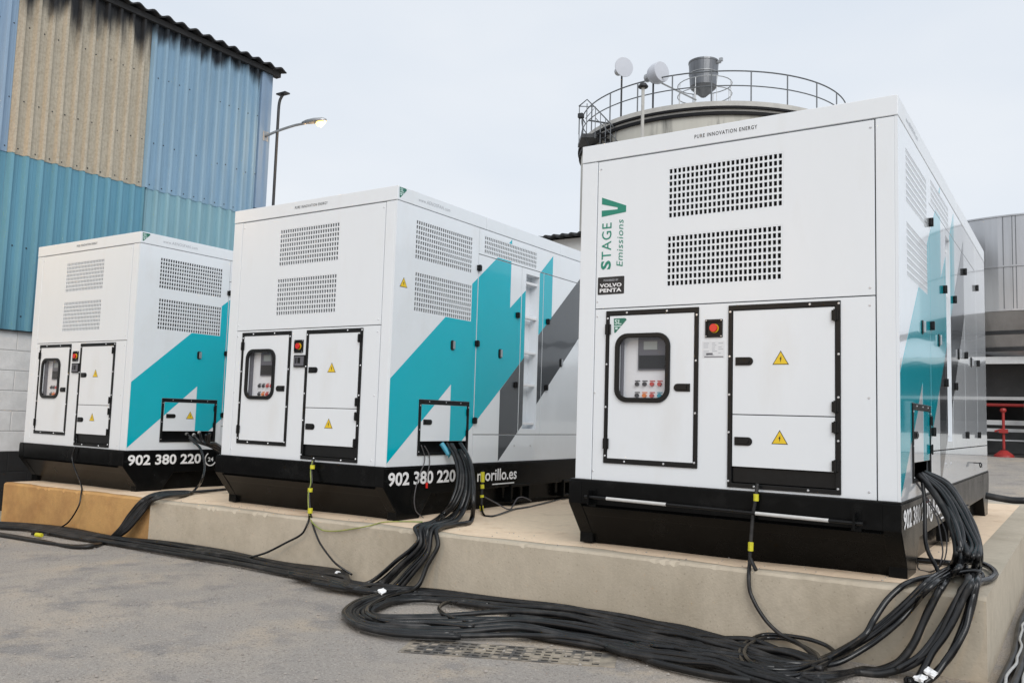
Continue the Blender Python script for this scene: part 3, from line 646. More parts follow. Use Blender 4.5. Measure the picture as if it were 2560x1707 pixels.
# crumbs of mortar and rubble on the plinth edge
b = MB()
for i in range(160):
    x = random.uniform(-4.8, 2.6); y = random.uniform(-.1, .25) if random.random() < .6 else random.uniform(.2, 4); r = random.uniform(.003, .010); z = zp(x) + .003
    a = random.random() * 6; q = [(x + r * math.cos(a + t * 1.571), y + r * math.sin(a + t * 1.571), z) for t in range(4)]
    for t in range(4): b.face([q[t], q[(t + 1) % 4], (x, y, z + r * .9)])
tag(b.build('rubble', 'pebble'), kind='stuff')

# drain grate let into the yard, partly silted up
gr = thing('drain_grate', 'narrow drain grate full of slots let into the yard in front of the cable loop', 'grate', (0, 0, 0))
ga, gb = Vector((-.36, -1.36, 0)), Vector((.80, -.86, 0)); du = (gb - ga); LU = du.length; du.normalize(); dv = Vector((-du.y, du.x, 0))
fng = lambda u, v, d: tuple(Vector((ga.x + du.x * u + dv.x * v, ga.y + du.y * u + dv.y * v, zg(ga.x + du.x * u, -1) + d)))
W_ = .30
holes = [(.03 + i * .058, -W_ + .02 + j * .058, .03 + i * .058 + .040, -W_ + .02 + j * .058 + .034) for i in range(int((LU - .06) / .058)) for j in range(int(W_ / .058))]
MB().plate((0, -W_, LU, 0), fng, .006, -.02, holes).build('grating', 'grate_metal', gr)
MB().plate((0.01, -W_ + .01, LU - .01, -.01), fng, .0025, -.03).build('silt', 'silt', gr)  # near-black sheet just below the grating top, darkens the open slots
b = MB()
for h in holes:
    t = h[0] / LU
    if random.random() < .1 + .8 * t * t: b.prism([(h[0] - .002, h[1] - .002), (h[2] + .002, h[1] - .002), (h[2] + .002, h[3] + .002), (h[0] - .002, h[3] + .002)], fng, .0048, .0030)
o = b.build('sand_fill', 'silt_fill', gr); o['kind'] = 'stuff'

# ================================================================== metal-clad building on the left
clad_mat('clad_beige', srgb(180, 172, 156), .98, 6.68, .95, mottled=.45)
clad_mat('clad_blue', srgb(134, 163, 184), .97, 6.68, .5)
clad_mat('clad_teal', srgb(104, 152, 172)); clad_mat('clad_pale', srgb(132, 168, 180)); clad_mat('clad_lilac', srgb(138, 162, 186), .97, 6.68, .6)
clad_mat('clad_trim', srgb(130, 152, 176), .6, 6.68, .3)
bd = thing('metal_clad_building', 'tall building with blue and beige corrugated cladding over a white block wall', 'building', (-9.3, 0, ZO))
XB = 0.0
def sheet(y0, y1, z0, z1, m, off=0.0):
    P = []; pit = .2045; y = y0
    k0 = math.floor((y0 - .055) / pit)
    pts = [(y0, 0)]
    for k in range(k0, k0 + 40):
        c = .055 + k * pit
        for dy, h in ((-.040, 0), (-.020, .068), (.020, .068), (.040, 0), (.11, .005), (.118, .0)):
            if y0 < c + dy < y1: pts.append((c + dy, h))
    pts.append((y1, 0)); b = MB()
    for (a, ha), (c, hc) in zip(pts, pts[1:]): b.face([(XB + ha + off, a, z0), (XB + hc + off, c, z0), (XB + hc + off, c, z1), (XB + ha + off, a, z1)])
    for (a, ha), (c, hc) in zip(pts, pts[1:]): b.face([(XB + ha + off, a, z0), (XB - .01, a, z0), (XB - .01, c, z0), (XB + hc + off, c, z0)])
    o = b.build('cladding_sheet', m, bd); return o
for y0, y1, m in ((-6, -1.85, 'clad_teal'), (-1.847, .20, 'clad_teal'), (.203, 2.30, 'clad_teal'), (2.303, 4.50, 'clad_pale')): sheet(y0, y1, 1.43, 3.93, m, .0)
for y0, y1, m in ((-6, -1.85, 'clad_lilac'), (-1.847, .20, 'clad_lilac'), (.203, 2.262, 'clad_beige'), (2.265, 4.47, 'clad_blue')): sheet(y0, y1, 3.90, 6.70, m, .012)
MB().box((-.2, 4.475, 1.43), (.055, 4.72, 6.70)).build('corner_trim', 'clad_trim', bd, bevel=.004)
MB().box((-.2, 4.47, 4.05), (.058, 4.724, 4.058)).build('trim_joint', 'dark_metal', bd)
b = MB(); FX = lambda u, v, d: (d, u, v)
for z in (3.97, 4.67, 5.75, 2.6, 1.62):
    for k in range(-30, 22):
        c = .055 + .2045 * k + .1
        if c < 4.45 and random.random() < .9: b.dome((c + random.uniform(-.02, .02), z + random.uniform(-.015, .015)), .013, FX, .014 if z > 3.9 else .004, .008, 6)
o = b.build('screws', 'dark_metal', bd); o['kind'] = 'stuff'
# block wall below, each block laid with a recessed joint
bm = None
blk = MB().box((-.19, .004, .004), (.0, .551, .274)).build('block', 'block_white', bd, bevel=.006)
k = 0
for r in range(9):
    z = 1.43 - .28 * (r + 1)
    for i in range(-4, 9):
        y = i * .555 + (.2775 if r % 2 else 0)
        if y + .555 > 4.72: continue
        c = blk if k == 0 else blk.copy()
        if k: COL.objects.link(c)
        c.location = (0.0, y, z); k += 1
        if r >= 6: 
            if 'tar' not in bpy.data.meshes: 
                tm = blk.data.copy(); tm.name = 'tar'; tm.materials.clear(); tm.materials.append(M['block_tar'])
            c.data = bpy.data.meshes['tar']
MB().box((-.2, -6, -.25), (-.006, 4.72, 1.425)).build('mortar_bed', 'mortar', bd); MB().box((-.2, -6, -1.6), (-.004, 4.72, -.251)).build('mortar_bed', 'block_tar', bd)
MB().box((-.05, -6, 1.415), (.05, 4.72, 1.432)).build('drip_flashing', 'dark_metal', bd)
MB().box((-12, 4.70, -1.6), (-.2, 4.715, 6.7)).box((-12, -6, 6.6), (-.02, 4.69, 6.69)).build('rear_wall', 'clad_trim', bd)
# roof: corrugated cement sheets, their wavy ends over the eave
b = MB(); pts = []
y = -6.0
while y < 4.92:
    pts.append((y, .028 * (1 + math.sin(y / .262 * 2 * math.pi)))); y += .262 / 8
for (a, ha), (c, hc) in zip(pts, pts[1:]):
    b.face([(.20, a, 6.70 + ha), (.20, c, 6.70 + hc), (-9, c, 8.3 + hc), (-9, a, 8.3 + ha)]); b.face([(.20, a, 6.70 + ha), (.20, a, 6.675 + ha), (.20, c, 6.675 + hc), (.20, c, 6.70 + hc)]); b.face([(.20, a, 6.675 + ha), (-9, a, 8.27 + ha), (-9, c, 8.27 + hc), (.20, c, 6.675 + hc)])
b.build('roof', 'roof_dark', bd)
MB().box((-.02, -6, 6.60), (.10, 4.86, 6.69)).build('eave_board', 'roof_dark', bd)
MB().box((-2.6, 1.2, 7.0), (-1.7, 1.95, 8.75)).build('chimney', 'beige_wall', bd)

# sodium lamp on a bracket at the building corner
lamp = thing('bracket_lamp', 'lit orange street lamp on a short bracket at the corner of the metal-clad building', 'street lamp', (-9.24, 4.62, 5.42 + ZO))
MB().tube(spline([(0, 0, 0), (.25, .05, .07), (.62, .12, .135), (.86, .165, .15)], 4), .024, 8).build('bracket', 'galv', lamp, smooth=True)
MB().box((-.03, -.06, -.09), (.0, .06, .09)).build('wall_plate', 'galv', lamp)
hd = MB()
for q, (t, ry, rz) in enumerate(((.80, .035, .03), (.90, .07, .05), (1.05, .085, .062), (1.22, .075, .055), (1.28, .03, .03))): hd.v += [(t, .165 + .19 * (t - .86) + ry * math.cos(a * math.pi / 6), .16 + rz * math.sin(a * math.pi / 6) * (1.0 if math.sin(a * math.pi / 6) > 0 else .5)) for a in range(12)]
for i in range(4):
    for a in range(12): hd.f.append((i * 12 + a, i * 12 + (a + 1) % 12, (i + 1) * 12 + (a + 1) % 12, (i + 1) * 12 + a)); hd.m.append(0)
hd.f += [tuple(range(11, -1, -1)), tuple(48 + a for a in range(12))]; hd.m += [0, 0]
hd.build('housing', 'galv', lamp, smooth=True)
bl = MB().lathe([(0, -.085), (.035, -.07), (.058, -.03), (.062, 0), (0, .005)], (0, 0, 0), 14).build('bulb_cover', 'lamp_glow', lamp, smooth=True); bl.location = (1.17, .225, .128); bl.scale = (1.5, 1, .9)
def lamp_light(parent, loc, power):
    ld = bpy.data.lights.new('lamp_light', 'POINT'); ld.energy = power; ld.color = (1.0, .60, .24); ld.shadow_soft_size = .09
    lo = bpy.data.objects.new('lamp_light', ld); COL.objects.link(lo); lo.parent = parent; lo.location = loc
lamp_light(lamp, (1.22, .30, .02), 28)
# the next lamps of the same yard lighting (outside the frame, seen in the paint and on the left-hand unit)
l2 = copy_tree(lamp); l2.location = (-9.24, -2.4, 3.5 + ZO); l2['label'] = 'lit orange bracket lamp farther along the metal-clad wall'
for c in l2.children:
    if c.type == 'LIGHT': c.data = c.data.copy(); c.data.energy = 80
l3 = copy_tree(lamp); l3.location = (-6.7, -20.0, 4.45 + ZO); l3['label'] = 'lit orange street lamp on a pole across the yard behind the viewer'
for c in l3.children:
    if c.type == 'LIGHT': c.data = c.data.copy(); c.data.energy = 900
MB().tube([(-.02, 0, -5.6), (-.02, 0, .1)], .06, 10).build('pole', 'galv', l3)
for o in (lamp, l2, l3): o['group'] = 'sodium lamps of the yard'

# vent pipe with a T cap
vp = thing('vent_pipe', 'thin dark vent pipe with bent top and flat cap beside the lamp', 'pipe', (-9.0, 4.68, 0))
MB().tube(spline([(0.0, 0, .2), (.0, .0, 3.5), (0, 0, 6.85), (.01, .012, 7.0), (.06, .03, 7.10)], 5), .026, 8).build('pipe', 'dark_metal', vp, smooth=True)
MB().box((-.06, -.03, 7.10), (.18, .09, 7.125)).build('cap', 'dark_metal', vp)

# ================================================================== storage tank behind the nearest generator
TC = (-8.916, 26.07); TR = 5.04; TZ = 11.10 + ZO
tk = thing('storage_tank', 'big round pale storage tank streaked with dark stains, railing round its roof', 'tank', (TC[0], TC[1], .6))
zt = TZ - .6
MB().lathe([(TR, -1), (TR, zt - .32)], (0, 0, 0), 96).build('shell', 'tank_pale', tk, smooth=True)
b = MB(); b.lathe([(TR + .02, zt - .36), (TR + .09, zt - .36), (TR + .09, zt - .25), (TR + .02, zt - .25)], (0, 0, 0), 96).build('dark_band', 'band_black', tk, smooth=False)
MB().lathe([(TR + .04, zt - .25), (TR + .04, zt - .16)], (0, 0, 0), 96).build('pale_band', 'tank_roof', tk)
MB().lathe([(TR + .02, zt - .16), (TR + .13, zt - .16), (TR + .13, zt - .08), (TR + .05, zt - .06)], (0, 0, 0), 96).build('dark_band', 'band_black', tk)
MB().lathe([(TR + .04, zt - .07), (TR + .04, zt + .12), (TR - .3, zt + .16), (0, zt + .75)], (0, 0, 0), 96).build('roof', 'tank_roof', tk, smooth=False)
ringp = lambda r, z, n=96: [(r * math.cos(2 * math.pi * i / n), r * math.sin(2 * math.pi * i / n), z) for i in range(n + 1)]
MB().tube(ringp(TR + .0, zt + 1.17), .024, 6, caps=False).build('rail', 'rail_grey', tk, smooth=True); MB().tube(ringp(TR + .0, zt + .66), .02, 6, caps=False).build('rail', 'rail_grey', tk, smooth=True)
post = MB().tube([(0, 0, 0), (0, 0, 1.12)], .024, 6).build('railing_post', 'rail_grey', tk)
for i in range(24):
    a = 2 * math.pi * (i + .42) / 24; c = post if i == 0 else post.copy()
    if i: COL.objects.link(c)
    c.location = (TR * math.cos(a), TR * math.sin(a), zt + .06)
# stainless hopper with conical bottom
hp = thing('roof_hopper', 'stainless bucket-shaped hopper with conical bottom standing on the tank roof', 'hopper', (-8.37, 23.94, 12.30 + ZO))
MB().lathe([(.03, 0.16), (.10, .18), (.46, .50), (.49, .55), (.545, 1.42), (.56, 1.44), (.56, 1.50), (.53, 1.50), (.50, 1.1), (0, 1.0)], (0, 0, 0), 32).build('shell', 'hopper_steel', hp, smooth=False)
MB().lathe([(.535, 1.02), (.542, 1.03), (.542, 1.045), (.53, 1.05)], (0, 0, 0), 32).build('seam', 'galv', hp)
for i in range(4):
    a = R(45 + 90 * i + 20); MB().tube([(.42 * math.cos(a), .42 * math.sin(a), .55), (.44 * math.cos(a), .44 * math.sin(a), -.75)], .025, 6).build('leg', 'galv', hp)
for z in (.62, .22): MB().tube([(.05 + 1.0 * math.cos(R(q)), 1.0 * math.sin(R(q)) * .9, z) for q in range(0, 361, 15)], .018, 6, caps=False).build('guard_rail', 'galv', hp, smooth=True)
for i in range(8): a = R(45 * i); MB().tube([(.05 + math.cos(a), .9 * math.sin(a), .62), (.05 + math.cos(a), .9 * math.sin(a), -.6)], .016, 5).build('guard_post', 'galv', hp)
MB().box((.50, -.06, 1.36), (.66, .06, 1.44)).box((.62, -.08, 1.40), (.74, .02, 1.52)).build('lid_clamp', 'galv', hp)
# dish antennas
def dish(name, label, base, ztop, r, aim, drum):
    t = thing(name, label, 'antenna', (base[0], base[1], base[2])); h = ztop - base[2]
    MB().tube([(0, 0, 0), (0, 0, h + .1)], .035, 8).build('mast', 'dark_metal', t)
    A = Vector(aim).normalized(); m4 = A.to_track_quat('Z', 'Y').to_matrix().to_4x4()
    if drum: prof = [(0, -.28), (.12, -.27), (.30, -.16), (r, 0), (r * 1.0, .26), (r * .97, .28), (0, .30)]
    else: prof = [(0, -.14), (r * .4, -.11), (r * .8, -.04), (r, .03), (r * .985, .05), (0, .06)]
    d = MB().lathe(prof, (0, 0, 0), 28).build('reflector', 'dish', t, smooth=False); d.matrix_local = Matrix.Translation(Vector((0, 0, h)) + A * .14) @ m4
    f = MB().lathe([(0, 0), (.15, .01), (.15, .2), (0, .21)], (0, 0, -.34), 14).build('radio_unit', 'galv', t); f.matrix_local = Matrix.Translation((0, 0, h)) @ m4
    MB().box((-.07, -.09, h - .12), (.07, .09, h + .12)).build('clamp', 'dark_metal', t); return t
aim0 = Vector((.80, -.62, -.02))
dish('dish_antenna', 'round flat dish antenna on the tall mast at the left of the tank roof', (-10.52, 21.5, 10.9 + ZO), 13.11 + ZO, .36, aim0, False)
d2_ = dish('drum_antenna', 'drum-shaped antenna on a short mast beside the roof railing', (-9.14, 21.2, 11.0 + ZO), 12.48 + ZO, .36, Vector((.93, -.35, .02)), True)
MB().tube([(.02, .1, 1.35), (.95, 1.6, .95)], .03, 6).build('brace', 'galv', d2_)
vt = thing('roof_vent', 'pale standpipe with a mushroom cap in front of the tank shell', 'pipe', (-8.41, 18.84, .6))
MB().tube([(0, 0, 0), (0, 0, 11.1 + ZO - .6)], .055, 8).build('pipe', 'tank_roof', vt); MB().lathe([(0, .14), (.1, .1), (.17, .0), (.15, -.04), (.05, -.04)], (0, 0, 11.12 + ZO - .6), 14).build('mushroom_cap', 'dark_metal', vt, smooth=True)
for z in (7.6, 9.2): MB().box((-.1, -.1, z), (.1, .1, z + .12)).build('collar', 'galv', vt)
# stair and landing at the left flank of the tank
sx = thing('tank_stair', 'steel landing and steep stair with railings at the left edge of the tank', 'stair', (0, 0, ZO))
def at(a, r, z): return (TC[0] + r * math.cos(a), TC[1] + r * math.sin(a), z)
a0 = R(222); aA = R(214)
LP = [(-11.80, 20.9, 10.74), (-11.20, 21.28, 10.74), (-11.5, 22.2, 10.74), (-12.5, 21.9, 10.74)]
MB().prism([(p[0], p[1]) for p in LP], lambda u, v, d: (u, v, d), 10.74, 10.60).build('landing', 'dark_metal', sx)
for i in range(9):
    t = i / 8; x, y, z = -11.22 + 1.15 * t, 21.14 + .50 * t, 10.66 - 1.35 * t
    MB().box((x - .06, y - .12, z), (x + .16, y + .42, z + .035)).build('tread', 'dark_metal', sx)
MB().tube([(-11.9, 20.85, 11.75), (-11.55, 20.82, 11.93), (-11.28, 20.98, 11.62), (-10.1, 21.5, 10.22)], .022, 6).build('handrail', 'rail_grey', sx)
MB().tube([(-11.28, 20.98, 11.25), (-10.1, 21.5, 9.85)], .016, 6).build('handrail', 'rail_grey', sx); MB().tube([(-11.9, 20.85, 11.75), (-11.28, 20.98, 11.66), (-11.7, 21.0, 11.3)], .018, 6).build('handrail', 'rail_grey', sx)
for i in range(8):
    t = i / 7; x, y = -11.28 + 1.18 * t, 20.98 + .52 * t; MB().tube([(x, y, 11.62 - 1.4 * t), (x, y, 10.5 - 1.4 * t)], .016, 5).build('baluster', 'rail_grey', sx)
for x, y in ((-11.88, 20.86), (-11.55, 20.83), (-12.4, 21.8)): MB().tube([(x, y, 11.78), (x, y, 10.7)], .018, 5).build('baluster', 'rail_grey', sx)
for x, y in ((-11.7, 21.0), (-11.3, 21.3), (-11.9, 21.9)): MB().tube([(x, y, 10.62), (x + .35, y + .9, 9.3)], .04, 6).build('support', 'dark_metal', sx)
MB().tube([(-11.55, 20.95, 11.2), (-10.9, 21.3, 11.08)], .03, 6).build('handrail', 'rail_grey', sx)
fl = thing('floodlight', 'small dark floodlight clamped to the landing railing of the tank', 'floodlight', (-11.78, 20.86, 11.35 + ZO))
MB().box((-.13, -.08, -.05), (.06, .1, .12)).build('lamp_body', 'dark_metal', fl, bevel=.02); MB().tube([(0, 0, 0), (.12, .06, -.25)], .02, 6).build('arm', 'dark_metal', fl)

# ================================================================== far low building between the generators
fb = thing('white_shed', 'low white building with a dark corrugated roof edge behind the generators', 'building', (-5, 13, ZO))
MB().box((-9, 0, -1.2), (4.6, 6, 4.98)).build('wall', 'far_white', fb)
b = MB(); x = -9.2; pts = []
while x < 4.8: pts.append((x, .03 * (1 + math.sin(x / .25 * 2 * math.pi)))); x += .25 / 8
for (a, ha), (c, hc) in zip(pts, pts[1:]):
    b.face([(a, -.25, 5.02 + ha), (c, -.25, 5.02 + hc), (c, 6, 5.9 + hc), (a, 6, 5.9 + ha)]); b.face([(a, -.25, 4.97 + ha), (c, -.25, 4.97 + hc), (c, -.25, 5.02 + hc), (a, -.25, 5.02 + ha)]); b.face([(a, -.25, 4.97 + ha), (a, 6, 5.85 + ha), (c, 6, 5.85 + hc), (c, -.25, 4.97 + hc)])
b.build('roof', 'roof_dark', fb)

# ================================================================== stainless tank over an open shed at the right
st_ = thing('stainless_tank', 'tall stainless steel tank above an open dark shed at the right edge', 'tank', (1.95, 23.5, ZO))
prof = [(2.45, 2.3), (2.7, 2.55), (2.76, 2.62), (3.05, 3.04), (3.5, 3.58), (3.54, 3.59), (3.54, 3.64), (3.5, 3.65), (3.5, 4.74), (3.53, 4.75), (3.53, 4.79), (3.5, 4.80), (3.5, 6.08), (3.53, 6.09), (3.53, 6.13), (3.3, 6.14), (0, 6.7)]
MB().lathe(prof, (0, 0, 0), 72).build('shell', 'stainless', st_, smooth=False)
for z, q in ((3.04, 3.06), (2.62, 2.78)): MB().lathe([(q - .1, z - .02), (q + .07, z - .02), (q + .07, z + .05), (q - .1, z + .05)], (0, 0, 0), 72).build('hoop', 'dark_metal', st_)
for a in (-98, -94.5, -93.2): MB().tube([(3.51 * math.cos(R(a)), 3.51 * math.sin(R(a)), 3.6), (3.51 * math.cos(R(a)), 3.51 * math.sin(R(a)), 6.1)], .009, 6).build('riser_pipe', 'rail_grey', st_)
sh = thing('open_shed', 'open dark shed with white rails under the stainless tank', 'shed', (0, 21.0, ZO))
MB().box((-3.5, 4.2, -.8), (16, 4.4, 2.46)).build('back_wall', 'shed_dark', sh)
MB().box((-3.5, -.0, 2.40), (16, 4.3, 2.47)).build('ceiling', 'shed_dark', sh)
MB().box((-3.5, -.6, -.8), (16, 4.2, -.185)).build('floor', 'shed_floor', sh); MB().box((-3.5, 3.2, -.18), (16, 3.3, .75)).build('low_wall', 'shed_grey', sh)
MB().box((-3.5, -.14, 2.27), (16, 0.0, 2.46)).build('beam', 'beam_white', sh); MB().box((-3.5, .9, 1.42), (16, 1.0, 2.40)).build('upper_panel', 'shed_dark', sh)
for z, h in ((1.33, .09), (.45, .09), (.64, .13), (.2, .04)): MB().box((-3.5, .82, z), (16 if z > 1 else 1.8, .9, z + h)).build('rail', 'beam_white', sh)
MB().tube([(-3.5, .7, 1.22), (1.9, .7, 1.18)], .045, 8).build('pipe', 'red_paint', sh)
for x in (1.80, 5.4, 9.0): MB().box((x, .3, -.6), (x + .2, .5, 1.25)).build('post', 'galv', sh)
# bright roof edges of the hall farther right (mirrored in the nearest generator)
for z in (2.95, 2.2): 
    b = MB(); pts = [(3.2 + i * .03, .05 * math.sin(i * .03 / .9 * 2 * math.pi)) for i in range(420)]
    for (a, ha), (c, hc) in zip(pts, pts[1:]): b.face([(a, -.3, z + ha), (c, -.3, z + hc), (c, -.3, z + .05 + hc), (a, -.3, z + .05 + ha)]).face([(a, -.3, z + .05 + ha), (c, -.3, z + .05 + hc), (c, .2, z + .25 + hc), (a, .2, z + .25 + ha)])
    b.build('corrugated_edge', 'roof_dark', sh)
MB().box((3.2, -.2, -.8), (16, -.15, .35)).build('plinth_wall', 'far_white', sh)
js = thing('red_stand', 'red steel stand with a round foot on the shed floor at the right', 'stand', (1.38, 20.2, -.2 + ZO))
MB().lathe([(.24, 0), (.23, .05), (.12, .14), (.07, .18)], (0, 0, 0), 20).build('foot', 'red_paint', js, smooth=False); MB().tube([(0, 0, .2), (0, 0, 1.18)], .034, 10).build('column', 'red_paint', js); MB().lathe([(.06, 0), (.08, .05), (.06, .10), (0, .11)], (0, 0, 1.16), 12).build('head', 'red_paint', js)
MB().tube([(0, 0, .72), (-.2, -.05, .66)], .03, 6).build('crank', 'red_paint', js); MB().box((-.1, -.1, .62), (.1, .1, .72)).build('collar', 'red_paint', js)
pt = thing('wooden_pallet', 'small orange wooden pallet on the shed floor at the right edge', 'pallet', (2.0, 20.3, -.2 + ZO))
for x in (0, .55, 1.1): MB().box((x - .06, -.4, 0), (x + .06, .4, .22)).build('bearer', 'orange_wood', pt)
for i in range(5): MB().box((-.12, -.4 + i * .17, .22), (1.2, -.4 + i * .17 + .11, .27)).build('board', 'orange_wood', pt)
